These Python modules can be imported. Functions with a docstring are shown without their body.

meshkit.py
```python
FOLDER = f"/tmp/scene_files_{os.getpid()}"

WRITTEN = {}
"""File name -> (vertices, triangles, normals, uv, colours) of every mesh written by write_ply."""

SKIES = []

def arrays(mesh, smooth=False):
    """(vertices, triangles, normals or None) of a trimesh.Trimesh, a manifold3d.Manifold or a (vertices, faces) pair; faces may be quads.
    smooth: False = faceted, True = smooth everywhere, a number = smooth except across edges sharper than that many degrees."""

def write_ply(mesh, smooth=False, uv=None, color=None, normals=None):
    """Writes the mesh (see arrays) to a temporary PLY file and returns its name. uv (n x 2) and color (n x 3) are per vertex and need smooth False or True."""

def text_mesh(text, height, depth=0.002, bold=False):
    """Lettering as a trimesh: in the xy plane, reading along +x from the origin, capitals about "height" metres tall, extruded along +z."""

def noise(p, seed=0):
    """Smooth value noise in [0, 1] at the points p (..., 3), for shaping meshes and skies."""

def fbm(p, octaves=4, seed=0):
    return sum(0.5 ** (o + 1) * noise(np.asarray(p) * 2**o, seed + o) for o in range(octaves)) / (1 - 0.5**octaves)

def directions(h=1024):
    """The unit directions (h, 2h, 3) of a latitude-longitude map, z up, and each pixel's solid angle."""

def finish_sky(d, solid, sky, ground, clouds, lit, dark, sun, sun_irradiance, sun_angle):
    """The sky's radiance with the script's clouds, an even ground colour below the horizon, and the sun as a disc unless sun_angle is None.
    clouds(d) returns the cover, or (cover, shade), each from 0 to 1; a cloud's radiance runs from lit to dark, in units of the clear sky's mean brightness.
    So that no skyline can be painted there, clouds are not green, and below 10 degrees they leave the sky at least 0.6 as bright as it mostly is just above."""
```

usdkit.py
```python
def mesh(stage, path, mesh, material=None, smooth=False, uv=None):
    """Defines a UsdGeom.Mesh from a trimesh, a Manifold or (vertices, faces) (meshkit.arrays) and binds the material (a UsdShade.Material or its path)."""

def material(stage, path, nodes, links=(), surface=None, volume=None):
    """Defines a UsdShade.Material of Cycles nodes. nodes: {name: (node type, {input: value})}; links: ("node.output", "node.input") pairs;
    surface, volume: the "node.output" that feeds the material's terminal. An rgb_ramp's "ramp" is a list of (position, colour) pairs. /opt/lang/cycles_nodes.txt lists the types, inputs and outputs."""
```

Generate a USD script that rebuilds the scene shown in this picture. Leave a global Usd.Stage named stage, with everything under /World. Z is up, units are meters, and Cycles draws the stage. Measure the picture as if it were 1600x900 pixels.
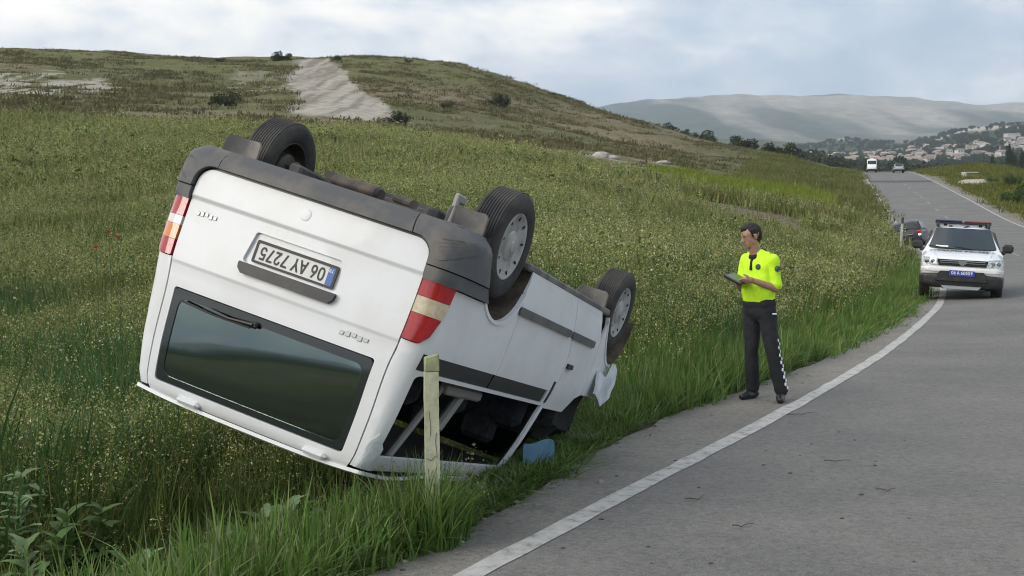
import math, random
import numpy as np, trimesh, manifold3d
from manifold3d import Manifold, CrossSection
from shapely.geometry import Polygon, Point, box as sbox, LineString
from shapely import affinity
from shapely.ops import unary_union
from scipy.interpolate import RBFInterpolator, PchipInterpolator
from pxr import Usd, UsdGeom, UsdLux, UsdShade, Gf, Sdf, Vt
import usdkit, meshkit

stage = Usd.Stage.CreateInMemory()
UsdGeom.SetStageUpAxis(stage, UsdGeom.Tokens.z)
UsdGeom.SetStageMetersPerUnit(stage, 1.0)
UsdGeom.Xform.Define(stage, '/World')
UsdGeom.Scope.Define(stage, '/World/Looks')
random.seed(7)
rng = np.random.default_rng(7)

# ------------------------------------------------------------------ camera, sky, sun, exposure
CAM_H, F_PX, V_HOR = 1.86, 2100.0, 335.0
PITCH = math.atan((450 - V_HOR) / F_PX)
cam = UsdGeom.Camera.Define(stage, '/World/camera')
cam.AddTranslateOp().Set(Gf.Vec3d(0, 0, CAM_H))
cam.AddRotateXOp().Set(90 - math.degrees(PITCH))
cam.CreateHorizontalApertureAttr(36.0)
cam.CreateVerticalApertureAttr(20.25)
cam.CreateFocalLengthAttr(36.0 * F_PX / 1600)
cam.CreateClippingRangeAttr(Gf.Vec2f(0.1, 30000))
EXPOSURE = 0.86
cam.CreateExposureAttr(EXPOSURE)

SUN_DIR = np.array([-0.74, -0.52, 0.50]); SUN_DIR /= np.linalg.norm(SUN_DIR)
SUN_EL, SUN_ROT = math.asin(SUN_DIR[2]), math.atan2(SUN_DIR[0], SUN_DIR[1])
sun = UsdLux.DistantLight.Define(stage, '/World/sun')
sun.CreateIntensityAttr(0.30)
sun.CreateAngleAttr(32.0)
sun.CreateNormalizeAttr(True)
sun.CreateColorAttr(Gf.Vec3f(1.0, 0.94, 0.85))
_z = Gf.Vec3d(*SUN_DIR)
sun.AddTransformOp().Set(Gf.Matrix4d().SetRotate(Gf.Rotation(Gf.Vec3d(0, 0, 1), _z)))

CLOUD = 5.7      # brightness of the cloud layer in the sky texture's units
usdkit.material(stage, '/World/Looks/sky', {
    'co': ('texture_coordinate', {}),
    'sep': ('separate_xyz', {}),
    'sky': ('sky_texture', {'sky_type': 'single_scattering', 'sun_disc': False, 'sun_elevation': SUN_EL, 'sun_rotation': SUN_ROT, 'altitude': 900.0, 'air_density': 1.0, 'aerosol_density': 1.5}),
    'map': ('mapping', {'scale': (3.4, 3.4, 7.5), 'location': (2.6, 7.7, 4.1)}),
    'n': ('noise_texture', {'scale': 2.6, 'detail': 8.0, 'roughness': 0.56, 'distortion': 0.2}),
    'map2': ('mapping', {'scale': (1.0, 1.0, 3.2), 'location': (0.3, 2.1, 0.8)}),
    'n2': ('noise_texture', {'scale': 1.6, 'detail': 4.0, 'roughness': 0.5}),
    'west': ('map_range', {'range_type': 'smoothstep', 'from_min': 0.30, 'from_max': -0.30, 'to_min': 0.0, 'to_max': 1.0, 'clamp': True}),
    'nsum': ('math', {'math_type': 'multiply_add', 'value2': 0.20}),
    'shade': ('rgb_ramp', {'ramp': [(0.36, (0.50 * CLOUD, 0.62 * CLOUD, 0.77 * CLOUD)), (0.50, (0.64 * CLOUD, 0.74 * CLOUD, 0.86 * CLOUD)), (0.58, (0.80 * CLOUD, 0.86 * CLOUD, 0.94 * CLOUD)), (0.64, (1.00 * CLOUD, 1.03 * CLOUD, 1.07 * CLOUD)), (0.73, (1.28 * CLOUD, 1.24 * CLOUD, 1.17 * CLOUD)), (0.86, (1.48 * CLOUD, 1.40 * CLOUD, 1.28 * CLOUD))]}),
    'cover': ('rgb_ramp', {'ramp': [(0.25, (0.80,) * 3), (0.55, (0.97,) * 3)]}),
    'mix': ('mix_color', {'use_clamp': False}),
    'bg': ('background_shader', {'strength': 0.10}),
}, [('co.generated', 'sep.vector'), ('co.generated', 'map.vector'), ('map.vector', 'n.vector'), ('co.generated', 'map2.vector'), ('map2.vector', 'n2.vector'),
    ('sep.x', 'west.value'), ('west.result', 'nsum.value1'), ('n.fac', 'nsum.value3'), ('nsum.value', 'shade.fac'), ('n2.fac', 'cover.fac'),
    ('cover.color', 'mix.fac'), ('sky.color', 'mix.a'), ('shade.color', 'mix.b'), ('mix.result', 'bg.color')], surface='bg.background')
dome = UsdLux.DomeLight.Define(stage, '/World/sky')
UsdShade.MaterialBindingAPI.Apply(dome.GetPrim()).Bind(UsdShade.Material.Get(stage, '/World/Looks/sky'))
dome.GetPrim().SetCustomDataByKey('kind', 'structure')

# ------------------------------------------------------------------ helpers
_used = {}
def numbered(parent, name):
    k = (parent, name); n = _used.get(k, 0); _used[k] = n + 1
    return f'{parent}/{name}' if n == 0 else f'{parent}/{name}_{n:03d}'
def tag(p, label=None, cat=None, group=None, kind=None):
    p = p.GetPrim() if hasattr(p, 'GetPrim') else p
    for k, v in (('label', label), ('category', cat), ('group', group), ('kind', kind)):
        if v: p.SetCustomDataByKey(k, v)
    return p
def setx(x, m):
    UsdGeom.Xformable(x).AddTransformOp().Set(Gf.Matrix4d(*np.asarray(m, float).T.ravel().tolist()))
def mat4(R=None, t=(0, 0, 0), s=1.0):
    m = np.eye(4); m[:3, :3] = (np.eye(3) if R is None else R) * s; m[:3, 3] = t
    return m
def rotz(a):
    c, s = math.cos(a), math.sin(a); return np.array([[c, -s, 0], [s, c, 0], [0, 0, 1.0]])
def rotx(a):
    c, s = math.cos(a), math.sin(a); return np.array([[1.0, 0, 0], [0, c, -s], [0, s, c]])
def roty(a):
    c, s = math.cos(a), math.sin(a); return np.array([[c, 0, s], [0, 1.0, 0], [-s, 0, c]])
def thing(name, label, cat, m=None, group=None):
    x = UsdGeom.Xform.Define(stage, numbered('/World', name))
    if m is not None: setx(x, m)
    tag(x, label, cat, group); return x.GetPrim()
def obj(name, mesh, mt, parent=None, smooth=35, label=None, cat=None, group=None, kind=None, col=None):
    p = numbered('/World' if parent is None else str(parent.GetPath()), name)
    N = getattr(mesh, 'own_normals', None)
    m = usdkit.mesh(stage, p, mesh, LOOK[mt] if isinstance(mt, str) else mt, smooth if N is None else False)
    if N is not None:
        m.CreateNormalsAttr(Vt.Vec3fArray.FromNumpy(N.astype(np.float32))); m.SetNormalsInterpolation('vertex')
    if col is not None:
        UsdGeom.PrimvarsAPI(m).CreatePrimvar('col', Sdf.ValueTypeNames.Color3fArray, 'vertex').Set(Vt.Vec3fArray.FromNumpy(np.asarray(col, np.float32)))
    tag(m, label, cat, group, kind); return m.GetPrim()
def copy_of(src, m, label=None, group=None, name=None):
    x = UsdGeom.Xform.Define(stage, numbered('/World', name or src.GetName()))
    x.GetPrim().GetReferences().AddInternalReference(src.GetPath())
    x.GetPrim().SetInstanceable(True)
    x.ClearXformOpOrder(); op = x.AddTransformOp(opSuffix='place'); op.Set(Gf.Matrix4d(*np.asarray(m, float).T.ravel().tolist()))
    x.SetXformOpOrder([op])
    tag(x, label, src.GetCustomDataByKey('category'), group); return x.GetPrim()

cat_ = trimesh.util.concatenate
def TM(v, f): return trimesh.Trimesh(np.asarray(v, float), np.asarray(f, int), process=False)
def man2tm(m):
    k = m.to_mesh(); return TM(np.array(k.vert_properties[:, :3]), np.array(k.tri_verts))
def hull(pts): return trimesh.convex.convex_hull(np.asarray(pts, float))
def cbox(c, s, ch=0.01):
    c, s = np.asarray(c, float), np.asarray(s, float) / 2; ch = min(ch, s.min() * 0.9); P = []
    for sx in (-1, 1):
        for sy in (-1, 1):
            for sz in (-1, 1):
                for k in range(3):
                    d = np.array([ch, ch, ch]); d[k] = 0
                    P.append(c + np.array([sx, sy, sz]) * (s - d))
    return hull(P)
def xf(mesh, m):
    k = mesh.copy(); k.apply_transform(np.asarray(m, float)); return k
def tube(pts, r, n=8, cap=True):
    pts = np.asarray(pts, float); r = np.broadcast_to(r, len(pts)); V, Fc = [], []
    tan = np.gradient(pts, axis=0); tan /= np.linalg.norm(tan, axis=1)[:, None] + 1e-12
    up = np.array([0, 0, 1.0]) if abs(tan[0][2]) < 0.9 else np.array([1.0, 0, 0])
    for i, (p, t) in enumerate(zip(pts, tan)):
        a = np.cross(up, t); a /= np.linalg.norm(a) + 1e-12; b = np.cross(t, a); up = b
        for k in range(n):
            th = 2 * math.pi * k / n; V.append(p + r[i] * (a * math.cos(th) + b * math.sin(th)))
    for i in range(len(pts) - 1):
        for k in range(n):
            q = (k + 1) % n; Fc += [[i * n + k, i * n + q, i * n + n + q], [i * n + k, i * n + n + q, i * n + n + k]]
    if cap:
        V += [pts[0], pts[-1]]; m = len(V)
        for k in range(n):
            q = (k + 1) % n; Fc += [[m - 2, q, k], [m - 1, (len(pts) - 1) * n + k, (len(pts) - 1) * n + q]]
    return TM(V, Fc)
def lathe(prof, n=40, axis='y'):
    """profile [(radius, along)] about the y axis (or z)."""
    prof = np.asarray(prof, float); V, Fc = [], []; m = len(prof)
    for k in range(n):
        c, s = math.cos(2 * math.pi * k / n), math.sin(2 * math.pi * k / n)
        for r, h in prof: V.append((r * c, h, r * s) if axis == 'y' else (r * c, r * s, h))
    for k in range(n):
        q = (k + 1) % n
        for i in range(m - 1):
            a, b, c, d = k * m + i, k * m + i + 1, q * m + i + 1, q * m + i
            Fc += [[a, b, c], [a, c, d]]
    t = TM(V, Fc)
    if axis == 'z': t.invert()
    return t
def polys(g):
    return [p for p in getattr(g, 'geoms', [g]) if p.geom_type == 'Polygon' and p.area > 1e-6]
def slab(g, thick, L):
    """a shapely area as a refined slab: manifold between z = -thick and 0"""
    out = []
    for p in polys(g):
        p = p.buffer(0)
        for q in polys(p):
            cs = CrossSection([np.array(q.exterior.coords)[:-1]] + [np.array(i.coords)[:-1] for i in q.interiors], manifold3d.FillRule.EvenOdd)
            out.append(Manifold.extrude(cs, thick).translate((0, 0, -thick)).refine_to_length(L))
    return [man2tm(m) for m in out]
def panel(g, fmap, thick=0.02, L=0.07, lift=0.0, bands=()):
    """area g in the (u, v) plane of the surface fmap(u, v) -> points; the outer face lies lift above the surface"""
    V, Fc, NN, k = [], [], [], 0
    cuts = [-99, *bands, 99]
    for t in (t for a, b in zip(cuts, cuts[1:]) for t in slab(g.intersection(sbox(-99, a, 99, b)) if bands else g, thick, L)):
        u, v, w = t.vertices.T; e = 1e-3
        P = fmap(u, v); du = fmap(u + e, v) - fmap(u - e, v); dv = fmap(u, v + e) - fmap(u, v - e)
        n = np.cross(du, dv); n /= np.linalg.norm(n, axis=1)[:, None] + 1e-15
        P = P + n * (w + lift)[:, None]; W = w[t.faces]
        top, bot = (W > -1e-6).all(1), (W < -thick + 1e-6).all(1)
        for sel, sgn in ((top, 1), (bot, -1)):
            V.append(P); NN.append(sgn * n); Fc.append(t.faces[sel] + k); k += len(P)
        sf = t.faces[~(top | bot)]; sf = sf[~np.any([(np.abs(v[sf] - b) < 1e-6).all(1) for b in bands], axis=0)] if bands else sf; T = P[sf]; fn = np.cross(T[:, 1] - T[:, 0], T[:, 2] - T[:, 0]); fn /= np.linalg.norm(fn, axis=1)[:, None] + 1e-15
        V.append(T.reshape(-1, 3)); NN.append(np.repeat(fn, 3, 0)); Fc.append(np.arange(len(sf) * 3).reshape(-1, 3) + k); k += len(sf) * 3
    m = TM(np.vstack(V), np.vstack(Fc)); m.own_normals = np.vstack(NN)
    return m
def rrect(x0, y0, x1, y1, r):
    return sbox(x0 + r, y0 + r, x1 - r, y1 - r).buffer(r, 6)
def loft(st, n=36):
    """rings of superellipses: (x, y half width, z bottom, z top, exponent)"""
    V, Fc = [], []
    for x, w, zb, zt, p in st:
        for k in range(n):
            th = 2 * math.pi * (k + 0.5) / n; c, s = math.cos(th), math.sin(th)
            V.append((x, w * math.copysign(abs(c) ** (2 / p), c), (zb + zt) / 2 + (zt - zb) / 2 * math.copysign(abs(s) ** (2 / p), s)))
    m = len(st)
    for i in range(m - 1):
        for k in range(n):
            q = (k + 1) % n; Fc += [[i * n + k, i * n + q, i * n + n + q], [i * n + k, i * n + n + q, i * n + n + k]]
    for base, flip in ((0, True), ((m - 1) * n, False)):
        c = len(V); V.append(np.mean(np.array(V[base:base + n]), 0))
        for k in range(n):
            q = (k + 1) % n; Fc.append([c, base + q, base + k] if flip else [c, base + k, base + q])
    return TM(V, Fc)
def relax(t, n):
    """evens a mesh out without shrinking it much"""
    t.merge_vertices(); E_ = t.edges_unique; V = np.array(t.vertices); k = np.bincount(E_.ravel(), minlength=len(V))[:, None]; ok = k[:, 0] > 0
    for i in range(2 * n):
        S = np.zeros_like(V); np.add.at(S, E_[:, 0], V[E_[:, 1]]); np.add.at(S, E_[:, 1], V[E_[:, 0]])
        V[ok] += (0.5 if i % 2 == 0 else -0.51) * (S[ok] / k[ok] - V[ok])
    t.vertices = V; return t
def bones(segs, length=0.02, smooth=12):
    """one skin over limbs (a, radius, b, radius) and over hulls [(point, radius), ...]"""
    s = Manifold.sphere(1.0, 16); parts = []
    for g in segs:
        g = g if isinstance(g, list) else [(g[0], g[1]), (g[2], g[3])]
        parts.append(Manifold.batch_hull([s.scale((r,) * 3).translate(tuple(map(float, a))) for a, r in g]))
    m = Manifold.batch_boolean(parts, manifold3d.OpType.Add).refine_to_length(length)
    return relax(man2tm(m), smooth)
def ell(c, r, sub=2): 
    s = trimesh.creation.icosphere(sub); s.vertices = s.vertices * np.asarray(r) + np.asarray(c); return s

# ------------------------------------------------------------------ materials
LOOK = {}
def look(name, c, rough=0.5, metal=0.0, c2=None, scale=8.0, detail=4.0, lo=0.4, hi=0.62, bump=0.0, bscale=60.0, coat=0.0, space='object', spec=0.5, trans=0.0, attr=False, rnd=0.0, extra=None, bdist=0.01):
    nodes = {'p': ('principled_bsdf', {'base_color': c, 'roughness': rough, 'metallic': metal, 'coat_weight': coat, 'specular_ior_level': spec})}
    links = []; nodes['co'] = ('texture_coordinate', {}) if space == 'object' else ('geometry', {})
    co = 'co.object' if space == 'object' else 'co.position'; colour = None
    if attr:
        nodes['at'] = ('attribute', {'attribute': 'col'}); colour = 'at.color'
    if c2 is not None:
        nodes['n'] = ('noise_texture', {'scale': scale, 'detail': detail, 'roughness': 0.6})
        links.append((co, 'n.vector'))
        nodes['r'] = ('rgb_ramp', {'ramp': [(lo, (0, 0, 0)), (hi, (1, 1, 1))]}); links.append(('n.fac', 'r.fac'))
        if attr:
            nodes['mx'] = ('mix_color', {'blend_type': 'multiply', 'fac': 1.0}); nodes['m2'] = ('mix_color', {'a': c, 'b': c2})
            links += [('r.color', 'm2.fac'), ('at.color', 'mx.a'), ('m2.result', 'mx.b')]; colour = 'mx.result'
        else:
            nodes['mx'] = ('mix_color', {'a': c, 'b': c2}); links.append(('r.color', 'mx.fac')); colour = 'mx.result'
    if rnd:
        nodes['oi'] = ('object_info', {}); nodes['mr'] = ('map_range', {'to_min': 1 - rnd, 'to_max': 1 + rnd}); nodes['mr2'] = ('map_range', {'to_min': 0.5 - 0.035 * rnd, 'to_max': 0.5 + 0.03 * rnd}); nodes['h'] = ('hsv', {'color': c})
        links += [('oi.random', 'mr.value'), ('mr.result', 'h.value'), ('oi.random', 'mr2.value'), ('mr2.result', 'h.hue')]
        if colour: links.append((colour, 'h.color'))
        colour = 'h.color'
    if colour: links.append((colour, 'p.base_color'))
    if bump:
        nodes['bn'] = ('noise_texture', {'scale': bscale, 'detail': 5.0, 'roughness': 0.6}); nodes['b'] = ('bump', {'strength': bump, 'distance': bdist})
        links += [(co, 'bn.vector'), ('bn.fac', 'b.height'), ('b.normal', 'p.normal')]
    surf = 'p.BSDF'
    if trans:
        nodes['t'] = ('translucent_bsdf', {'color': tuple(min(1, 1.5 * x) for x in c)}); nodes['ms'] = ('mix_closure', {'fac': trans})
        if colour: links.append((colour, 't.color'))
        links += [('p.BSDF', 'ms.closure1'), ('t.BSDF', 'ms.closure2')]; surf = 'ms.closure'
    LOOK[name] = usdkit.material(stage, '/World/Looks/' + name, nodes, links, surface=surf)
def pane(name, tint, gloss=(1, 1, 1), ior=1.5, rough=0.02):
    LOOK[name] = usdkit.material(stage, '/World/Looks/' + name, {
        't': ('transparent_bsdf', {'color': tint}), 'g': ('glossy_bsdf', {'color': gloss, 'roughness': rough}), 'f': ('fresnel', {'IOR': ior}), 'm': ('mix_closure', {})},
        [('f.fac', 'm.fac'), ('t.BSDF', 'm.closure1'), ('g.BSDF', 'm.closure2')], surface='m.closure')

# ------------------------------------------------------------------ the lie of the land
def ramp(x, a, b):
    t = np.clip((np.asarray(x, float) - a) / (b - a), 0, 1); return t * t * (3 - 2 * t)
_ly = [-60, -12, 0, 6.9, 8.5, 10.35, 13.18, 17.31, 23.64, 27.88, 50, 84, 117, 160, 216, 320, 500]
_lx = [-36, -9.6, -3.6, -0.22, 0.55, 1.45, 2.80, 4.66, 7.23, 8.83, 15.55, 24.0, 31.9, 42.1, 55.4, 80, 118]
LINE_X = PchipInterpolator(_ly, _lx)
_zr = PchipInterpolator([-60, -10, 40, 52, 84, 117, 155, 200, 222, 245, 300, 420, 600], [0.3, 0, 0, 0.10, 1.18, 3.2, 5.6, 8.0, 8.75, 8.85, 7.2, -2, -18])
def camber(y): return 0.052 * ramp(y, 15, 27) * (1 - ramp(y, 34, 62))
ROAD_W = 7.3
_gy = np.concatenate([np.arange(-60, 60, 0.25), np.arange(60, 500, 1.0)])
_gx = LINE_X(_gy); _hd = np.gradient(_gx, _gy); _hn = np.sqrt(1 + _hd ** 2)
def line_at(y): return np.interp(y, _gy, _gx), np.interp(y, _gy, _hd), np.interp(y, _gy, _hn)
def lateral(x, y):
    """distance right of the left edge line, and the station along it"""
    yy = np.asarray(y, float).copy()
    for _ in range(3):
        lx, h, n = line_at(yy); yy = yy + ((x - lx) * h + (y - yy)) / (n * n)
    lx, h, n = line_at(yy)
    return ((x - lx) - h * (y - yy)) / n, yy
def road_z(s, y): return _zr(np.clip(y, -60, 600)) + camber(y) * np.clip(s, -0.6, 8.2)
def on_road(s, y):
    lx, h, n = line_at(y); return lx + s / n, y - s * h / n
SHOULDER = PchipInterpolator([-60, 6.0, 6.9, 8.2, 9.6, 12, 15, 20, 25, 30, 60, 100, 500], [0.5, 0.42, 0.40, 0.50, 0.68, 0.80, 0.62, 0.5, 0.42, 0.4, 0.45, 0.5, 0.5])
def edge_noise(y, seed=3): return (meshkit.fbm(np.stack([np.asarray(y) * 1.3, 0 * np.asarray(y), 0 * np.asarray(y)], -1), 4, seed) - 0.5)

# ground points read off the photograph: (pixel column, pixel row, metres)
_gp = [
 (0, 745, 13), (0, 640, 17), (0, 535, 24), (0, 430, 35), (0, 325, 48), (0, 240, 62), (0, 182, 75), (0, 168, 100), (0, 120, 160), (0, 78, 225), (0, 79, 300),
 (-300, 745, 13), (-300, 540, 24), (-300, 325, 48), (-300, 182, 75), (-300, 150, 120), (-300, 70, 220), (-300, 76, 320),
 (300, 640, 16), (300, 520, 23), (300, 420, 32), (300, 320, 46), (300, 215, 70), (300, 190, 95), (300, 140, 160), (300, 92, 230), (300, 95, 320),
 (150, 84, 228), (400, 95, 232), (480, 98, 232), (560, 97, 236), (620, 99, 238), (680, 102, 240), (720, 106, 240), (840, 142, 248), (890, 160, 255), (940, 174, 262), (1000, 197, 262), (1130, 226, 258), (1180, 233, 256),
 (550, 600, 15), (550, 430, 25), (550, 320, 40), (550, 225, 68), (550, 198, 100), (550, 140, 165),
 (760, 560, 15), (760, 420, 24), (760, 330, 38), (760, 255, 66), (760, 225, 105), (760, 165, 180), (760, 115, 242), (760, 120, 330),
 (940, 520, 16), (940, 430, 23), (940, 360, 36), (940, 295, 56), (940, 262, 80), (940, 240, 110), (940, 205, 180), (940, 190, 340),
 (1080, 585, 14), (1080, 500, 19.5), (1080, 420, 29), (1080, 365, 42), (1150, 335, 58), (1150, 318, 74), (1150, 290, 95), (1080, 264, 115), (1080, 240, 160), (1080, 213, 260), (1080, 215, 340),
 (1250, 520, 20), (1250, 455, 27), (1250, 408, 38), (1260, 385, 50), (1290, 345, 64), (1290, 322, 80), (1250, 300, 100), (1250, 276, 140), (1240, 242, 250), (1240, 246, 340),
 (1350, 425, 42), (1350, 385, 60), (1350, 350, 80), (1340, 318, 105), (1330, 288, 150), (1320, 263, 222), (1330, 266, 300),
 (1600, 336, 100), (1600, 312, 125), (1520, 296, 150), (1600, 285, 165), (1480, 268, 205), (1540, 262, 220), (1600, 272, 225), (1680, 280, 200), (1540, 268, 300), (1640, 280, 300), (1900, 300, 150), (1900, 290, 300),
]
_far = [
 (-400, 110, 700), (0, 100, 700), (400, 120, 700), (800, 150, 700), (1000, 230, 700), (1200, 258, 620), (1350, 275, 620), (1450, 280, 620), (1600, 278, 560), (1900, 285, 600),
 (1250, 254, 1300), (1350, 258, 1300), (1450, 258, 1250), (1600, 250, 1150), (1700, 240, 1200),
 (1250, 248, 1700), (1350, 245, 1700), (1450, 242, 1600), (1500, 222, 1600), (1560, 212, 1600), (1600, 206, 1550), (1700, 200, 1600), (1900, 200, 1600),
 (1490, 210, 1900), (1520, 200, 1950), (1560, 198, 1950), (1600, 197, 1900), (1700, 190, 2000), (1430, 236, 1950), (1460, 222, 1950),
 (1500, 206, 2400), (1600, 206, 2400), (1800, 196, 2400), (1400, 240, 2400), (1240, 242, 2300), (1290, 216, 2300), (1330, 214, 2350), (1380, 222, 2350), (1200, 214, 2400), (1130, 214, 2400), (1000, 230, 2400), (700, 220, 2400), (0, 220, 2400),
 (1300, 226, 3000), (1150, 224, 3000), (1450, 226, 3000), (1600, 220, 3200), (900, 220, 3000), (500, 220, 3000),
 (900, 172, 5200), (960, 164, 5200), (1020, 158, 5300), (1100, 153, 5400), (1200, 147, 5500), (1310, 146, 5500), (1350, 150, 5500), (1400, 158, 5500), (1470, 161, 5600), (1540, 161, 5600), (1600, 163, 5600), (1750, 165, 5600), (1950, 170, 5600), (700, 190, 5200), (300, 190, 5200), (-300, 190, 5200),
 (1100, 190, 4000), (1200, 186, 4000), (1300, 190, 4000), (1420, 196, 4000), (1550, 192, 4100), (1700, 190, 4000), (950, 200, 4000), (600, 205, 4000), (0, 205, 4000),
 (900, 190, 7500), (1200, 170, 7500), (1500, 175, 7500), (1800, 180, 7500), (400, 200, 7500),
]
def _unpix(u, v, d):
    c, s = math.cos(PITCH), math.sin(PITCH); a, b = (u - 800) / F_PX, (v - 450) / F_PX
    w = np.array([a, c - s * b, -s - c * b]); return np.array([0, 0, CAM_H]) + w * d / w[1]
_K = [_unpix(*p) for p in _gp + _far]
for y in (3, 5, 7, 9, 11, 13.5, 17, 22, 28, 36, 48, 62, 80, 100, 125, 155, 190, 220, 250, 300):
    for s in (-0.9, 0, 3.6, 7.3, 9.0):
        px, py = on_road(s, y); _K.append((px, py, float(road_z(s, y)) - (0.05 if s in (-0.9, 9.0) else 0.0)))
for y in (5, 7, 8.5, 10, 12): 
    for s, dz in ((-1.6, -0.12), (-3.4, -0.30 + 0.12 * max(0, y - 8.5))): px, py = on_road(s, y); _K.append((px, py, dz))
for a in np.radians([-55, -80, -110, -140, 180, 140, 110, 80, 50]):
    for d in (4, 12, 40, 130, 400, 1500, 6000):
        lx = math.sin(a) * d; _K.append((lx, math.cos(a) * d, {4: 0, 12: -0.1, 40: 0.3, 130: 3, 400: 14, 1500: 60, 6000: 300}[d]))
_K = np.array(_K); _az = np.arctan2(_K[:, 0], _K[:, 1]); _d = np.hypot(_K[:, 0], _K[:, 1])
def _co(az, d): return np.stack([np.sin(az) * 4.2, np.cos(az) * 4.2, 1.15 * np.log(d)], -1)
_rbf = RBFInterpolator(_co(_az, _d), (_K[:, 2] - CAM_H) / _d, kernel='linear', neighbors=40, smoothing=0.0)
def base_z(x, y):
    x, y = np.broadcast_arrays(np.asarray(x, float), np.asarray(y, float)); d = np.maximum(np.hypot(x, y), 1.0); az = np.arctan2(x, y)
    return CAM_H + d * _rbf(_co(az, d).reshape(-1, 3)).reshape(d.shape)
# smoothed on a polar grid once, then looked up
_gaz = np.concatenate([np.radians(np.arange(-180, -32, 4.0)), np.radians(np.arange(-32, 32, 0.25)), np.radians(np.arange(32, 180.1, 4.0))])
_gld = np.linspace(math.log(1.5), math.log(9000), 330)
from scipy.interpolate import RegularGridInterpolator
from scipy.ndimage import gaussian_filter
_A, _L = np.meshgrid(_gaz, _gld, indexing='ij')
_E = (base_z(np.sin(_A) * np.exp(_L), np.cos(_A) * np.exp(_L)) - CAM_H) / np.exp(_L)
_E = gaussian_filter(_E, (2.0, 1.5), mode='nearest')
_lut = RegularGridInterpolator((_gaz, _gld), _E, bounds_error=False, fill_value=None)
def ground_z(x, y):
    x, y = np.broadcast_arrays(np.asarray(x, float), np.asarray(y, float))
    d = np.maximum(np.hypot(x, y), 1.6); az = np.arctan2(x, y)
    z = CAM_H + d * _lut(np.stack([az, np.log(d)], -1).reshape(-1, 2)).reshape(d.shape)
    s, st = lateral(x, y)
    # rolling unevenness
    P = np.stack([x, y, 0 * x], -1)
    off = ramp(-s, 1.5, 5) + ramp(s, 9.5, 14)
    z = z + off * (0.22 * (meshkit.fbm(P / 3.5, 3, 5) - 0.5) + np.minimum(d * 0.012, 2.2) * (meshkit.fbm(P / np.maximum(14, 0.12 * 200), 3, 9) - 0.5) * ramp(d, 20, 80))
    farm = ramp(d, 500, 1500)
    z = z + farm * (0.007 * d * (meshkit.fbm(P / 420.0, 5, 21) - 0.5) + ramp(d, 2600, 4200) * (0.022 * d * (np.abs(meshkit.fbm(P * [1 / 520, 1 / 1500, 1] + 3, 5, 33) - 0.5) - 0.12)))
    hillm = ramp(d, 85, 130) * (1 - ramp(d, 330, 500)); z = z + hillm * 1.3 * (meshkit.fbm(P / 11.0, 4, 41) - 0.5)
    # ditch beside the road where the van's tail hangs over it
    dep = 0.62 * (1 - ramp(st, 8.6, 11.0)) + 0.10 * (1 - ramp(st, 20, 40)); z = z - dep * np.exp(-((s + 2.45) / 0.95) ** 2) * (st < 60)
    # the carriageway: sunk under the road sheets, meeting them at the verges
    sh = SHOULDER(np.clip(st, -60, 500)); rz = road_z(s, st)
    near = (st > -58) & (st < 480)
    w = np.where(near, ramp(-s, sh + 0.05, sh + 0.9) + ramp(s, ROAD_W + 0.7, ROAD_W + 2.2), 1.0)
    w = np.clip(w, 0, 1)
    inside = np.where(near, (1 - ramp(-s, sh - 0.25, sh + 0.02)) * (1 - ramp(s, ROAD_W + 0.4, ROAD_W + 0.75)), 0)
    z = z * w + (1 - w) * (rz + 0.012) - 0.10 * inside - 0.0015 * d * inside
    return z

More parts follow.
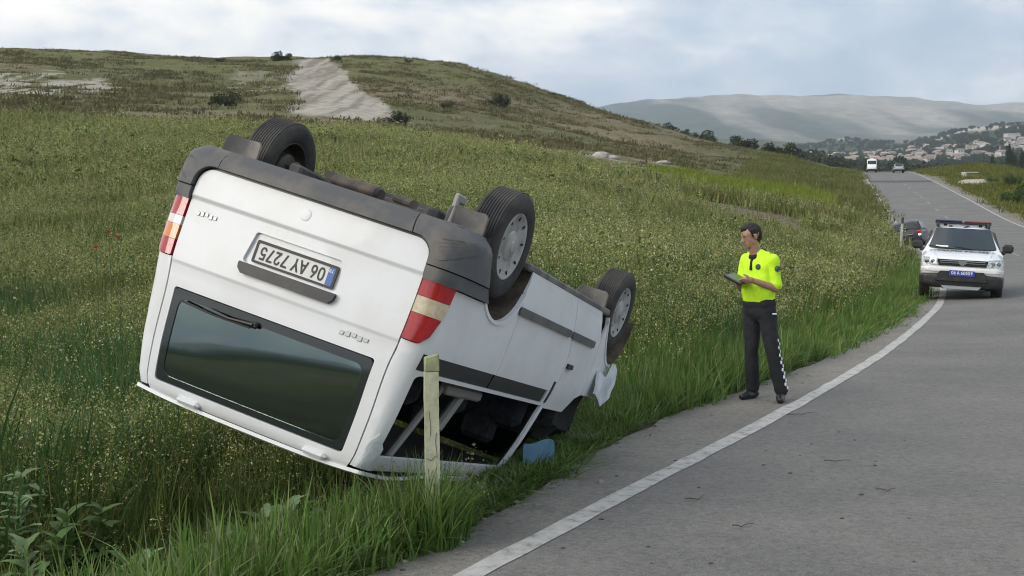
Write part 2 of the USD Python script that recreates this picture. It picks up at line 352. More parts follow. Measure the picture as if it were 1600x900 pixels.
# ------------------------------------------------------------------ ground sheets
def poly_in(u, v, pts):
    from matplotlib.path import Path
def smooth_blob(x, y, cx, cy, rx, ry, ang, seed, rag=0.5):
    c, s = math.cos(ang), math.sin(ang); X, Y = (x - cx) * c + (y - cy) * s, -(x - cx) * s + (y - cy) * c
    r = np.hypot(X / rx, Y / ry) + rag * (meshkit.fbm(np.stack([x, y, 0 * x], -1) / (0.35 * min(rx, ry)), 4, seed) - 0.5)
    return 1 - ramp(r, 0.85, 1.08)
def pt(u, v, d): p = _unpix(u, v, d); return p[0], p[1]
def ground_colour(x, y, z):
    d = np.hypot(x, y); P = np.stack([x, y, 0 * x], -1)
    n1, n2, n3 = meshkit.fbm(P / 2.2, 4, 61), meshkit.fbm(P / 13.0, 4, 62), meshkit.fbm(P / 45.0, 4, 63)
    def L(a, b, t): return a + (b - a) * np.asarray(t)[..., None]
    A = lambda *c: np.array(c, float)
    soil, turf = A(0.060, 0.050, 0.032), A(0.050, 0.075, 0.026)
    c = L(soil, turf, ramp(n1, 0.35, 0.6))
    c = L(c, L(A(0.085, 0.110, 0.034), A(0.115, 0.120, 0.045), n2), ramp(d, 30, 70))
    # dry scrub hill behind the field
    hill = L(L(A(0.125, 0.112, 0.055), A(0.175, 0.145, 0.088), ramp(n2, 0.38, 0.62)), A(0.110, 0.112, 0.045), ramp(n3, 0.48, 0.62))
    hill = L(hill, A(0.20, 0.175, 0.125), 0.5 * ramp(n1, 0.60, 0.72))
    left = ramp(-(x - 0.24 * y + 4), 0, 14)
    c = L(c, hill, ramp(d, 80, 96) * left)
    top = left * ramp(d, 185, 215) * (1 - ramp(x, -12, 8)); c = L(c, L(A(0.105, 0.115, 0.038), A(0.13, 0.13, 0.05), n1), 0.75 * top)
    green = smooth_blob(x, y, *pt(1140, 300, 84), 12, 9, 0.2, 71); c = L(c, A(0.105, 0.150, 0.030), 0.9 * green)
    bare = smooth_blob(x, y, *pt(1160, 330, 59), 3.6, 8.0, -0.1, 72); c = L(c, A(0.150, 0.130, 0.098), bare)
    # pale eroded gully, rock rubble
    def tri(u0, v0, d0, u1, v1, d1, w0, w1, seed, rag):
        (ax, ay), (bx, by) = pt(u0, v0, d0), pt(u1, v1, d1); L2 = math.hypot(bx - ax, by - ay); ex, ey = (bx - ax) / L2, (by - ay) / L2
        t = ((x - ax) * ex + (y - ay) * ey) / L2; q = (x - ax) * ey - (y - ay) * ex
        q = q + rag * (meshkit.fbm(P / 7.0, 4, seed) - 0.5)
        return (1 - ramp(np.abs(q) / (w0 + (w1 - w0) * np.clip(t, 0, 1)), 0.9, 1.05)) * ramp(t, -0.03, 0.03) * (1 - ramp(t, 0.97, 1.03))
    gully = np.maximum(tri(552, 186, 112, 512, 140, 165, 5.0, 4.6, 81, 4.0), tri(514, 142, 162, 487, 96, 238, 4.8, 3.2, 82, 3.4))
    c = L(c, L(A(0.22, 0.198, 0.165), A(0.37, 0.34, 0.295), ramp(meshkit.fbm(P * [1 / 1.1, 1 / 40.0, 1], 4, 66), 0.36, 0.62)), gully)
    rub = np.maximum(smooth_blob(x, y, *pt(45, 132, 142), 9, 30, 0.2, 83, 1.3), 0.35 * smooth_blob(x, y, *pt(425, 125, 178), 6, 30, 0.1, 84, 1.5)) * ramp(meshkit.fbm(P * [1 / 1.0, 1 / 8.0, 1], 4, 67), 0.48, 0.54)
    c = L(c, A(0.36, 0.34, 0.305), 0.8 * rub)
    c = L(c, A(0.33, 0.31, 0.27), 0.9 * smooth_blob(x, y, *pt(948, 249, 96), 1.8, 2.2, 0, 85, 0.9) + 0.7 * smooth_blob(x, y, *pt(1035, 268, 104), 2.0, 1.5, 0, 86, 0.9))
    # right of the road
    right = ramp(x - (0.24 * y + 11), 0, 3) * (1 - ramp(d, 420, 600))
    c = L(c, L(A(0.155, 0.150, 0.030), A(0.105, 0.125, 0.034), ramp(n2, 0.45, 0.6)), right)
    s, st = lateral(x, y); dirt = ramp(s, ROAD_W + 0.2, ROAD_W + 0.6) * (1 - ramp(s + 1.2 * (n1 - 0.5), ROAD_W + 1.2, ROAD_W + 2.2)) * (st < 480)
    c = L(c, A(0.215, 0.19, 0.15), 0.8 * dirt)
    # valley, town slope and far mountains
    far = ramp(d, 420, 700)
    val = L(A(0.055, 0.078, 0.042), A(0.115, 0.120, 0.065), ramp(meshkit.fbm(P / 130.0, 4, 91), 0.42, 0.62))
    mtn = L(A(0.09, 0.11, 0.09), A(0.36, 0.33, 0.28), ramp(meshkit.fbm(P * [1 / 330, 1 / 2600, 1], 5, 92), 0.40, 0.62))
    c = L(c, L(val, mtn, ramp(d, 2600, 3600)), far)
    q = np.maximum(smooth_blob(x, y, *pt(1530, 200, 1930), 42, 130, 0, 93, 0.8), np.maximum(0.9 * smooth_blob(x, y, *pt(1447, 221, 1950), 26, 60, 0, 94, 1.0), 0.6 * smooth_blob(x, y, *pt(1300, 216, 2300), 40, 90, 0, 95, 0.9)))
    c = L(c, A(0.46, 0.43, 0.40), q)
    return np.clip(c, 0, 1)

look('ground', (0.75, 0.75, 0.75), 0.95, c2=(1.2, 1.2, 1.15), scale=1.1, detail=8, lo=0.35, hi=0.65, bump=0.6, bscale=6.0, space='world', attr=True, spec=0.15, bdist=0.05)
look('far_ground', (0.8, 0.8, 0.8), 1.0, c2=(1.15, 1.15, 1.12), scale=0.02, detail=10, lo=0.38, hi=0.62, space='world', attr=True, spec=0.0)
def sheet(name, dists, mt, fine):
    az = np.concatenate([np.radians(np.arange(-180, -27, 3.0)), np.radians(np.arange(-27, 27, fine)), np.radians(np.arange(27, 180.01, 3.0))])
    A, D = np.meshgrid(az, dists, indexing='ij'); x, y = np.sin(A) * D, np.cos(A) * D
    z = ground_z(x, y); V = np.stack([x, y, z], -1).reshape(-1, 3); n, m = A.shape
    i, j = np.meshgrid(np.arange(n - 1), np.arange(m - 1), indexing='ij'); a = (i * m + j).ravel()
    Fc = np.concatenate([np.stack([a, a + m + 1, a + 1], 1), np.stack([a, a + m, a + m + 1], 1)])[:, ::-1]
    Fc = Fc[:, ::-1]
    t = TM(V, Fc)
    if t.face_normals[:, 2].mean() < 0: t.invert()
    return obj(name, t, mt, smooth=True, kind='structure', col=ground_colour(x, y, z).reshape(-1, 3))
g1 = np.concatenate([[0.6, 2.5], np.geomspace(4.5, 84, 200)])
sheet('field_ground', g1, 'ground', 0.2)
sheet('scrub_hillside', np.geomspace(84, 420, 150), 'ground', 0.11)
sheet('valley', np.geomspace(420, 2900, 110), 'far_ground', 0.11)
sheet('mountains', np.geomspace(2900, 8500, 90), 'far_ground', 0.11)

# ------------------------------------------------------------------ road
def strip(y0, y1, s0, s1, lift, n=None, cols=1, rag0=None, rag1=None, step=None):
    ys = np.arange(y0, y1 + 1e-6, step or 0.25) if y1 - y0 < 80 else np.concatenate([np.arange(y0, 60, 0.25), np.arange(60, y1, 1.0)])
    A = s0(ys) if callable(s0) else np.full(len(ys), s0); B = s1(ys) if callable(s1) else np.full(len(ys), s1)
    V = []
    for k in range(cols + 1):
        s = A + (B - A) * k / cols; x, y = on_road(s, ys); V.append(np.stack([x, y, road_z(s, ys) + lift], 1))
    V = np.stack(V, 1); n, m = V.shape[:2]; i, j = np.meshgrid(np.arange(n - 1), np.arange(m - 1), indexing='ij'); a = (i * m + j).ravel()
    t = TM(V.reshape(-1, 3), np.concatenate([np.stack([a, a + 1, a + m + 1], 1), np.stack([a, a + m + 1, a + m], 1)]))
    if t.face_normals[:, 2].mean() < 0: t.invert()
    return t
def asphalt(name, c1, c2, c3, patch):
    LOOK[name] = usdkit.material(stage, '/World/Looks/' + name, {
        'g': ('geometry', {}), 'n1': ('noise_texture', {'scale': 0.55, 'detail': 6.0, 'roughness': 0.6}), 'r1': ('rgb_ramp', {'ramp': [(0.38, c1), (0.62, c2)]}),
        'n2': ('noise_texture', {'scale': 95.0, 'detail': 3.0, 'roughness': 0.75}), 'r2': ('rgb_ramp', {'ramp': [(0.32, (0.62,) * 3), (0.5, (1.0,) * 3), (0.70, (1.45, 1.43, 1.38))]}),
        'n3': ('noise_texture', {'scale': 2.6, 'detail': 7.0, 'roughness': 0.7}), 'r3': ('rgb_ramp', {'ramp': [(0.56, (0,) * 3), (0.70, (1,) * 3)]}),
        'v': ('voronoi_texture', {'scale': 55.0}), 'rv': ('rgb_ramp', {'ramp': [(0.05, (0.78,) * 3), (0.35, (1.0,) * 3)]}),
        'mm': ('mix_color', {'blend_type': 'multiply', 'fac': 1.0, 'use_clamp': False}), 'mv': ('mix_color', {'blend_type': 'multiply', 'fac': 0.7}), 'md': ('mix_color', {'b': c3}), 'pf': ('math', {'math_type': 'multiply', 'value2': patch}),
        'n4': ('noise_texture', {'scale': 26.0, 'detail': 6.0, 'roughness': 0.8}), 'r4': ('rgb_ramp', {'ramp': [(0.34, (0.66,) * 3), (0.5, (1.0,) * 3), (0.66, (1.28, 1.27, 1.24))]}), 'm4': ('mix_color', {'blend_type': 'multiply', 'fac': 1.0, 'use_clamp': False}), 'b': ('bump', {'strength': 0.7, 'distance': 0.008}), 'p': ('principled_bsdf', {'roughness': 0.88, 'specular_ior_level': 0.25})},
        [('g.position', f'{n}.vector') for n in ('n1', 'n2', 'n3', 'v', 'n4')] + [('n1.fac', 'r1.fac'), ('n2.fac', 'r2.fac'), ('n3.fac', 'r3.fac'), ('r3.color', 'pf.value1'), ('pf.value', 'md.fac'), ('r1.color', 'md.a'),
         ('md.result', 'mm.a'), ('r2.color', 'mm.b'), ('v.distance', 'rv.fac'), ('mm.result', 'mv.a'), ('rv.color', 'mv.b'), ('n4.fac', 'r4.fac'), ('mv.result', 'm4.a'), ('r4.color', 'm4.b'), ('m4.result', 'p.base_color'), ('n2.fac', 'b.height'), ('b.normal', 'p.normal')], surface='p.BSDF')
asphalt('asphalt', (0.155, 0.152, 0.148), (0.192, 0.186, 0.176), (0.210, 0.195, 0.170), 0.5)
asphalt('shoulder', (0.185, 0.176, 0.162), (0.235, 0.222, 0.200), (0.125, 0.112, 0.088), 0.75)
asphalt('new_asphalt', (0.080, 0.080, 0.082), (0.100, 0.100, 0.100), (0.12, 0.115, 0.105), 0.3)
obj('road', strip(-55, 470, 0.0, ROAD_W, 0.02, cols=8), 'asphalt', smooth=True, kind='structure')
obj('road_shoulder', strip(-55, 470, lambda y: -SHOULDER(y) + 0.22 * edge_noise(y) + 0.06 * edge_noise(y * 6, 8), 0.0, 0.02, cols=3), 'shoulder', smooth=True, kind='structure')
obj('road_shoulder', strip(-55, 470, ROAD_W, lambda y: ROAD_W + 0.6 + 0.3 * edge_noise(y, 5), 0.02, cols=2), 'shoulder', smooth=True, kind='structure')
LOOK['line_paint'] = usdkit.material(stage, '/World/Looks/line_paint', {
    'g': ('geometry', {}), 'n': ('noise_texture', {'scale': 9.0, 'detail': 8.0, 'roughness': 0.75}), 'r': ('rgb_ramp', {'ramp': [(0.38, (0.20, 0.195, 0.18)), (0.46, (0.38, 0.375, 0.355)), (0.62, (0.50, 0.49, 0.47))]}),
    'p': ('principled_bsdf', {'roughness': 0.75}), 'n2': ('noise_texture', {'scale': 95.0, 'detail': 3.0}), 'b': ('bump', {'strength': 0.4, 'distance': 0.004})},
    [('g.position', 'n.vector'), ('g.position', 'n2.vector'), ('n.fac', 'r.fac'), ('r.color', 'p.base_color'), ('n2.fac', 'b.height'), ('b.normal', 'p.normal')], surface='p.BSDF')
obj('road_marking', strip(-50, 465, lambda y: -0.012 + 0.035 * edge_noise(y * 5, 11), lambda y: 0.135 + 0.035 * edge_noise(y * 5, 12), 0.0245, step=0.06), 'line_paint', smooth=True, kind='structure')
obj('road_marking', strip(-50, 465, ROAD_W - 0.15, ROAD_W - 0.01, 0.0245), 'line_paint', smooth=True, kind='structure')
look('faded_paint', (0.215, 0.21, 0.20), 0.85, c2=(0.30, 0.295, 0.28), scale=4, space='world')
for k in range(24):
    y0 = 46 + 9.0 * k
    if y0 > 225: break
    obj('road_marking', strip(y0, y0 + 3.0, ROAD_W / 2 - 0.06, ROAD_W / 2 + 0.06, 0.0245), 'faded_paint', smooth=True, kind='structure')
obj('road_patch', strip(152, 158, 0.2, ROAD_W - 0.2, 0.03), 'new_asphalt', smooth=True, kind='structure')

# loose stones along the broken edge of the asphalt

# ------------------------------------------------------------------ overturned van
look('van_white', (0.71, 0.72, 0.735), 0.42, c2=(0.64, 0.64, 0.63), scale=2.6, detail=9, lo=0.45, hi=0.75, coat=0.2)
look('van_white_inside', (0.10, 0.10, 0.10), 0.8)
look('grey_plastic', (0.085, 0.087, 0.092), 0.6, c2=(0.165, 0.150, 0.130), scale=4.5, detail=7, lo=0.46, hi=0.72, bump=0.15, bscale=90)
look('black_plastic', (0.018, 0.019, 0.021), 0.45, c2=(0.05, 0.047, 0.042), scale=6, lo=0.5, hi=0.8)
look('dark_trim', (0.012, 0.013, 0.014), 0.35)
look('glass_border', (0.016, 0.021, 0.022), 0.08, coat=0.6)
look('lining', (0.022, 0.022, 0.024), 0.9)
look('tyre', (0.020, 0.020, 0.021), 0.78, c2=(0.075, 0.068, 0.058), scale=5, detail=8, lo=0.42, hi=0.75, bump=0.3, bscale=50)
look('hubcap', (0.44, 0.44, 0.44), 0.42, metal=0.45, c2=(0.20, 0.185, 0.165), scale=7, detail=6, lo=0.45, hi=0.72)
look('rusty_steel', (0.055, 0.050, 0.047), 0.7, metal=0.3, c2=(0.12, 0.095, 0.075), scale=9, detail=6, lo=0.42, hi=0.66)
look('mud', (0.115, 0.088, 0.062), 0.95, c2=(0.055, 0.043, 0.033), scale=7, detail=6, bump=0.6, bscale=18)
look('mudflap', (0.115, 0.11, 0.106), 0.85, c2=(0.215, 0.20, 0.182), scale=5, detail=6, lo=0.4, hi=0.65)
look('underbody', (0.035, 0.035, 0.036), 0.85, c2=(0.085, 0.08, 0.073), scale=4, detail=6)
look('lens_red', (0.40, 0.008, 0.012), 0.18, coat=1.0, c2=(0.30, 0.006, 0.010), scale=40)
look('lens_clear', (0.60, 0.53, 0.38), 0.2, coat=1.0, c2=(0.50, 0.40, 0.25), scale=30)
look('lens_orange', (0.62, 0.19, 0.03), 0.2, coat=1.0)
look('lens_white', (0.70, 0.66, 0.62), 0.2, coat=1.0)
look('plate_white', (0.62, 0.62, 0.60), 0.4, c2=(0.48, 0.46, 0.42), scale=9, lo=0.5, hi=0.8)
look('plate_blue', (0.02, 0.10, 0.36), 0.4)
look('plate_ink', (0.012, 0.012, 0.014), 0.5)
look('badge', (0.42, 0.43, 0.44), 0.35, metal=0.6)
look('seat_cloth', (0.060, 0.062, 0.068), 0.95, c2=(0.035, 0.036, 0.042), scale=20)
look('seat_tube', (0.30, 0.29, 0.28), 0.55)
look('crushed_white', (0.62, 0.66, 0.68), 0.45, c2=(0.28, 0.33, 0.36), scale=3.0, detail=7, lo=0.46, hi=0.70, bump=0.5, bscale=9, bdist=0.03)
look('blue_plastic', (0.045, 0.13, 0.21), 0.5, c2=(0.09, 0.20, 0.28), scale=6)
pane('tinted_glass', (0.30, 0.40, 0.39), (0.80, 1.0, 0.98), 2.5, 0.03)
pane('dark_glass', (0.05, 0.06, 0.06), (1, 1, 1), 1.5)
pane('clear_glass', (0.75, 0.80, 0.80))

VAN_R = np.array([[0.29468820, 0.89616067, -0.33174525], [0.93416490, -0.34326982, -0.09747701], [-0.20123320, -0.28117945, -0.93831941]])
VAN_T = np.array([-0.68487618, 8.39377321, 2.22566545 - CAM_H]); VS = 1.03
VAN_M = mat4(VAN_R, VAN_T * VS + [0, 0, CAM_H], VS)
van = thing('overturned_van', 'white van lying overturned on its roof in the roadside ditch', 'van', VAN_M)

_Yh = PchipInterpolator([0.20, 0.30, 0.36, 0.45, 0.70, 0.95, 1.09, 1.2, 1.5, 1.7, 1.80, 1.86], [0.86, 0.89, 0.905, 0.925, 0.942, 0.938, 0.928, 0.908, 0.862, 0.815, 0.775, 0.72])
_Xr = PchipInterpolator([0.20, 0.30, 0.50, 0.675, 0.70, 1.06, 1.085, 1.2, 1.5, 1.72, 1.80, 1.86], [-0.862, -0.868, -0.880, -0.884, -0.872, -0.868, -0.860, -0.852, -0.818, -0.785, -0.765, -0.70])
_rc = PchipInterpolator([0.2, 1.1, 1.6, 1.8, 1.9], [0.13, 0.13, 0.085, 0.055, 0.05])
Q0, Q1, XE = 0.80, 0.99, -0.62
def qx(x): return x - XE + Q1
def van_surf(q, z):
    """(distance round the plan outline from the tail's centre, height); q > 0 is the van's left"""
    q, z = np.asarray(q, float), np.asarray(z, float); sg = np.sign(q) + (q == 0); a = np.abs(q)
    Y, X, rc = _Yh(z), _Xr(z), _rc(z); fl = Y - rc
    y1 = a / Q0 * fl; x1 = X + 0.03 * (y1 / 0.9) ** 2 - 0.03 * (fl / 0.9) ** 2 * 0
    xa = X + 0.03 * (fl / 0.9) ** 2; th = np.clip((a - Q0) / (Q1 - Q0), 0, 1) * math.pi / 2
    x2 = XE - (XE - xa) * np.cos(th); y2 = fl + rc * np.sin(th)
    x3 = a - Q1 + XE
    nose = np.clip((x3 - 2.5) / 1.3, 0, 1); y3 = Y * (1 - 0.16 * nose ** 2.2)
    x = np.where(a <= Q0, x1, np.where(a <= Q1, x2, x3)); y = np.where(a <= Q0, y1, np.where(a <= Q1, y2, y3))
    return np.stack([x, sg * y, z], -1)
def flip(f):            # mirrored side: the orientation of (u, v) turns round with it
    return lambda u, v: f(-u, v)
def circ(x, z, r): return Point(qx(x), z).buffer(r, 24)

LIGHT = Polygon([(0.763, 0.703), (0.925, 0.703), (0.915, 0.86), (0.885, 1.0), (0.85, 1.049), (0.763, 1.049)]).buffer(-0.012).buffer(0.012)
def quarter_panel(w=True):
    g = sbox(0.762, 0.40, qx(0.395), 1.80)
    g = g.difference(circ(0, 0.33, 0.455)).difference(sbox(0, 0, qx(-0.25), 0.715)).difference(LIGHT.buffer(0.005)).difference(sbox(0.70, 0.70, 0.80, 1.052))
    g = g.difference(rrect(qx(-0.70), 1.215, qx(0.8), 1.712, 0.035)).difference(sbox(qx(-0.715), 1.095, qx(0.8), 1.192))
    return g
# tailgate
tail = rrect(-0.752, 0.505, 0.752, 1.828, 0.085).union(sbox(-0.752, 1.6, 0.752, 1.828))
tail_full = tail
tail = tail.difference(rrect(-0.674, 1.208, 0.698, 1.755, 0.02))
recess = Polygon([(-0.325, 0.945), (0.305, 0.945), (0.270, 0.762), (-0.285, 0.762)]).buffer(-0.02).buffer(0.02)
tg = obj('tailgate', panel(tail.difference(recess), flip(van_surf), 0.03, 0.07, bands=(0.60, 0.672, 0.680, 0.688, 0.696, 0.706, 0.76, 0.85, 0.95, 1.05, 1.06, 1.068, 1.077, 1.087, 1.15, 1.21, 1.30, 1.40, 1.50, 1.60, 1.70, 1.752)), 'van_white', van)
obj('plate_recess', panel(recess.buffer(0.004), flip(van_surf), 0.01, lift=-0.02), 'van_white', tg)
win = rrect(-0.668, 1.214, 0.692, 1.750, 0.03); clear = rrect(-0.628, 1.262, 0.648, 1.715, 0.06)
obj('rear_window_border', panel(win.difference(clear), flip(van_surf), 0.006, lift=-0.004), 'glass_border', tg)
obj('rear_window', panel(clear.buffer(0.012), flip(van_surf), 0.004, lift=-0.010), 'tinted_glass', tg)
def rear(mesh, q, z, lift=0.0):
    """a mesh lying in the xy plane (x to the viewer's right when the van is upright) laid on the tail"""
    p = van_surf(q, z); e = 1e-3; ex = van_surf(q - e, z) - p; ex = -ex if False else ex; ey = van_surf(q, z + e) - p
    ex = ex / np.linalg.norm(ex); ey = ey / np.linalg.norm(ey); n = np.cross(ex, ey)
    return xf(mesh, mat4(np.stack([ex, ey, n], 1), p + n * lift))
def sl(poly, t=0.004): return cat_([man2tm(Manifold.extrude(CrossSection([np.array(p.exterior.coords)[:-1]], manifold3d.FillRule.EvenOdd), t)) for p in polys(poly)])
np_ = obj('number_plate', rear(sl(rrect(-0.262, -0.06, 0.262, 0.06, 0.01), 0.006), 0.015, 0.866, -0.016), 'plate_white', tg)
fr = rrect(-0.268, -0.066, 0.268, 0.066, 0.012)
obj('plate_frame', rear(man2tm(Manifold.extrude(CrossSection([np.array(fr.exterior.coords)[:-1], np.array(rrect(-0.254, -0.050, 0.254, 0.052, 0.006).exterior.coords)[:-1]], manifold3d.FillRule.EvenOdd), 0.010)), 0.015, 0.866, -0.016), 'plate_ink', np_)
obj('plate_band', rear(sl(rrect(-0.252, -0.049, -0.212, 0.051, 0.004), 0.0015), 0.015, 0.866, -0.0095), 'plate_blue', np_)
tx = meshkit.text_mesh('06 AY 7275', 0.072, 0.002, bold=True); tx.apply_translation([-tx.bounds[0][0], -tx.bounds[0][1], 0]); wd = tx.bounds[1][0]
tx.apply_scale([0.425 / wd, 1, 1]); tx.apply_translation([-0.195, -0.036, 0])
obj('plate_lettering', rear(tx, 0.015, 0.866, -0.0095), 'plate_ink', np_)
t2 = meshkit.text_mesh('TR', 0.018, 0.001, bold=True); t2.apply_translation([-0.246, -0.040, 0]); obj('plate_lettering', rear(t2, 0.015, 0.866, -0.0078), 'plate_white', np_)
hb = Polygon([(-0.325, 0.948), (0.305, 0.948), (0.300, 0.985), (0.272, 1.012), (-0.292, 1.012), (-0.320, 0.985)]).buffer(-0.01).buffer(0.01)
obj('tailgate_handle', panel(hb, flip(van_surf), 0.05, 0.04, lift=0.032), 'black_plastic', tg)
for q, z, w in ((-0.615, 0.768, 0.15), (0.503, 1.13, 0.19)):
    b = [cbox([0.0 - w / 2 + w * (k + 0.5) / 5, 0.004 * math.sin(2.1 * k), 0.003], [w / 5 * 0.74, 0.030 if k % 2 else 0.024, 0.006], 0.003) for k in range(5)]
    obj('badge', rear(cat_(b), q, z, 0.0005), 'badge', tg)
obj('emblem', rear(lathe([(0.0, 0.004), (0.030, 0.004), (0.036, 0.002), (0.036, 0.0)], 24, 'z'), -0.015, 0.585, 0.0), 'van_white', tg)
wp = obj('rear_wiper', cat_([rear(tube([[0, 0, 0.02], [0.17, 0.012, 0.028], [0.33, 0.004, 0.022]], [0.012, 0.008, 0.005]), 0.10 * -1, 1.262, 0.008), rear(cbox([0, 0, 0.014], [0.05, 0.036, 0.03], 0.01), -0.10, 1.262)]), 'dark_trim', tg)
# the arm points to the van's right
UsdGeom.Imageable(wp).GetPrim()
obj('wiper_blade', rear(tube([[0.02, 0.022, 0.012], [0.27, 0.026, 0.014], [0.50, 0.012, 0.012]], 0.006, 6), -0.10, 1.262, 0.004), 'dark_trim', wp)
for q in (-0.42, 0.52):
    p = van_surf(q, 1.80); obj('tailgate_hinge', cbox(p + [0.03, 0, 0.012], [0.13, 0.15, 0.040], 0.018), 'van_white', tg)

def roll(m):
    m = TM(m.vertices, m.faces); m.merge_vertices(); V = m.vertices; k = np.clip((0.455 - V[:, 2]) / 0.08, 0, 1) ** 2
    V[:, 0] += 0.06 * k * (V[:, 0] < -0.55) * np.clip((-0.55 - V[:, 0]) / 0.2, 0, 1); V[:, 1] -= np.sign(V[:, 1]) * 0.05 * k * np.clip((np.abs(V[:, 1]) - 0.6) / 0.25, 0, 1); m.vertices = V; return m
# quarter panels, sides, doors
for sg in (1, -1):

    S = (lambda u, v, sg=sg: van_surf(sg * u, v))
    def side(g, th=0.02, L=0.07, lift=0.0, S=S, sg=sg):
        t = panel(g, S, th, L, lift) if sg > 0 else panel(affinity.scale(g, -1, 1, origin=(0, 0)), van_surf, th, L, lift)
        if sg > 0: 
            pass
        return t
    # outward side: du x dv must point outward. On the left (u forward, v up) it points to -y, so mirror u
    def side(g, th=0.02, L=0.07, lift=0.0, sg=sg):
        if sg > 0:
            return panel(affinity.scale(g, -1, 1, origin=(0, 0)), lambda u, v: van_surf(-u, v), th, L, lift)
        return panel(g, lambda u, v: van_surf(-u, v), th, L, lift)
    qp = obj('quarter_panel', side(quarter_panel()), 'van_white', van)
    obj('panel_lining', side(quarter_panel().buffer(-0.004), 0.008, 0.12, -0.024), 'lining', qp)
    lip = circ(0, 0.33, 0.475).difference(circ(0, 0.33, 0.453)).intersection(sbox(qx(-0.27), 0.40, qx(0.39), 1.0))
    obj('arch_lip', side(lip, 0.03, 0.05, 0.006), 'van_white', qp)
    # tail light in three bands
    band = [(0.705, 0.800, 'lens_red'), (0.802, 0.895, 'lens_clear'), (0.897, 1.048, 'lens_red')] if sg > 0 else [(0.705, 0.815, 'lens_red'), (0.817, 0.868, 'lens_white'), (0.870, 0.955, 'lens_orange'), (0.957, 1.048, 'lens_red')]
    tl = UsdGeom.Xform.Define(stage, numbered(str(van.GetPath()), 'tail_light')).GetPrim()
    shape = Polygon([(0.763, 0.703), (0.925, 0.703), (0.915, 0.86), (0.885, 1.0), (0.85, 1.049), (0.763, 1.049)]).buffer(-0.012).buffer(0.012)
    for a, b, mt in band:
        obj('lens', side(shape.intersection(sbox(0, a, 2, b)), 0.03, 0.04, 0.012), mt, tl)
    # bumper corner wrapping to the wheel arch
    cor = sbox(0.640, 0.375, qx(-0.21), 0.628).difference(circ(0, 0.33, 0.465))
    rb = cor.difference(tail_full.buffer(0.014))
    bm = obj('bumper_corner', roll(side(rb.buffer(-0.006).buffer(0.006), 0.10, 0.045, 0.032)), 'grey_plastic', van)
    st = sbox(0.762, 0.634, qx(-0.20), 0.708).difference(circ(0, 0.33, 0.46))
    obj('bumper_trim', side(st, 0.05, 0.05, 0.022), 'grey_plastic', bm)
    # middle panel
    mid = Polygon([(qx(0.401), 0.40), (qx(1.578), 0.40), (qx(1.68), 0.62), (qx(1.765), 0.82), (qx(1.765), 1.0), (qx(1.685), 1.20), (qx(1.515), 1.72), (qx(1.50), 1.80), (qx(0.401), 1.80)])
    mid = mid.difference(circ(0, 0.33, 0.455)).difference(Polygon([(qx(0.2), 1.215), (qx(1.635), 1.215), (qx(1.485), 1.712), (qx(0.2), 1.712)])).difference(sbox(qx(0.2), 1.095, qx(0.385), 1.192)).difference(sbox(qx(0.392), 1.095, qx(1.60), 1.192))
    mp = obj('side_panel', side(mid), 'van_white', van)
    obj('panel_lining', side(mid.buffer(-0.004), 0.008, 0.12, -0.024), 'lining', mp)
    for a, b in ((-0.712, 0.372), (0.396, 1.585)):
        obj('window_trim', side(sbox(qx(a), 1.098, qx(b), 1.190), 0.02, 0.08, -0.008), 'dark_trim', van)
    if sg < 0:
        obj('side_window', side(Polygon([(qx(-0.73), 1.19), (qx(1.66), 1.19), (qx(1.46), 1.79), (qx(-0.73), 1.79)]), 0.004, 0.1, -0.012), 'dark_glass', van)
    # front door and wing
    door = Polygon([(qx(1.586), 0.40), (qx(2.33), 0.40), (qx(2.475), 0.62), (qx(2.475), 1.06), (qx(2.345), 1.10), (qx(2.21), 1.225), (qx(1.682), 1.228), (qx(1.773), 1.0), (qx(1.773), 0.82), (qx(1.688), 0.62)]).difference(circ(3.0, 0.33, 0.44))
    dr = obj('front_door', side(door), 'van_white', van)
    obj('panel_lining', side(door.buffer(-0.004), 0.008, 0.12, -0.024), 'lining', dr)
    obj('door_pillar', side(Polygon([(qx(1.655), 1.215), (qx(1.690), 1.215), (qx(1.53), 1.76), (qx(1.495), 1.76)]), 0.03, 0.06, 0.004), 'van_white', dr)
    obj('door_seal', side(Polygon([(qx(1.655), 1.02), (qx(1.695), 1.02), (qx(1.675), 1.185), (qx(1.64), 1.185)]), 0.03, 0.06, 0.006), 'dark_trim', dr)
    obj('door_handle', side(rrect(qx(1.80), 0.868, qx(1.93), 0.905, 0.012), 0.03, 0.04, 0.018), 'dark_trim', dr)
    wing = Polygon([(qx(2.482), 0.62), (qx(2.482), 1.06), (qx(2.75), 1.055), (qx(3.25), 1.0), (qx(3.60), 0.86), (qx(3.66), 0.5), (qx(3.2), 0.42), (qx(2.6), 0.42)]).difference(circ(3.0, 0.33, 0.435))
    wing = wing.intersection(sbox(0, 0, qx(3.09), 2)).buffer(0)
    wg = obj('front_wing', side(wing), 'van_white', van)
    obj('arch_lip', side(circ(3.0, 0.33, 0.455).difference(circ(3.0, 0.33, 0.432)).intersection(sbox(qx(2.56), 0.42, qx(3.08), 1.0)), 0.03, 0.05, 0.006), 'van_white', wg)
    for a, b in ((0.36, 1.60), (1.66, 2.30)) if sg > 0 else ((0.36, 2.30),):
        obj('side_moulding', side(rrect(qx(a), 0.640, qx(b), 0.690, 0.012), 0.03, 0.06, 0.016), 'grey_plastic', van)
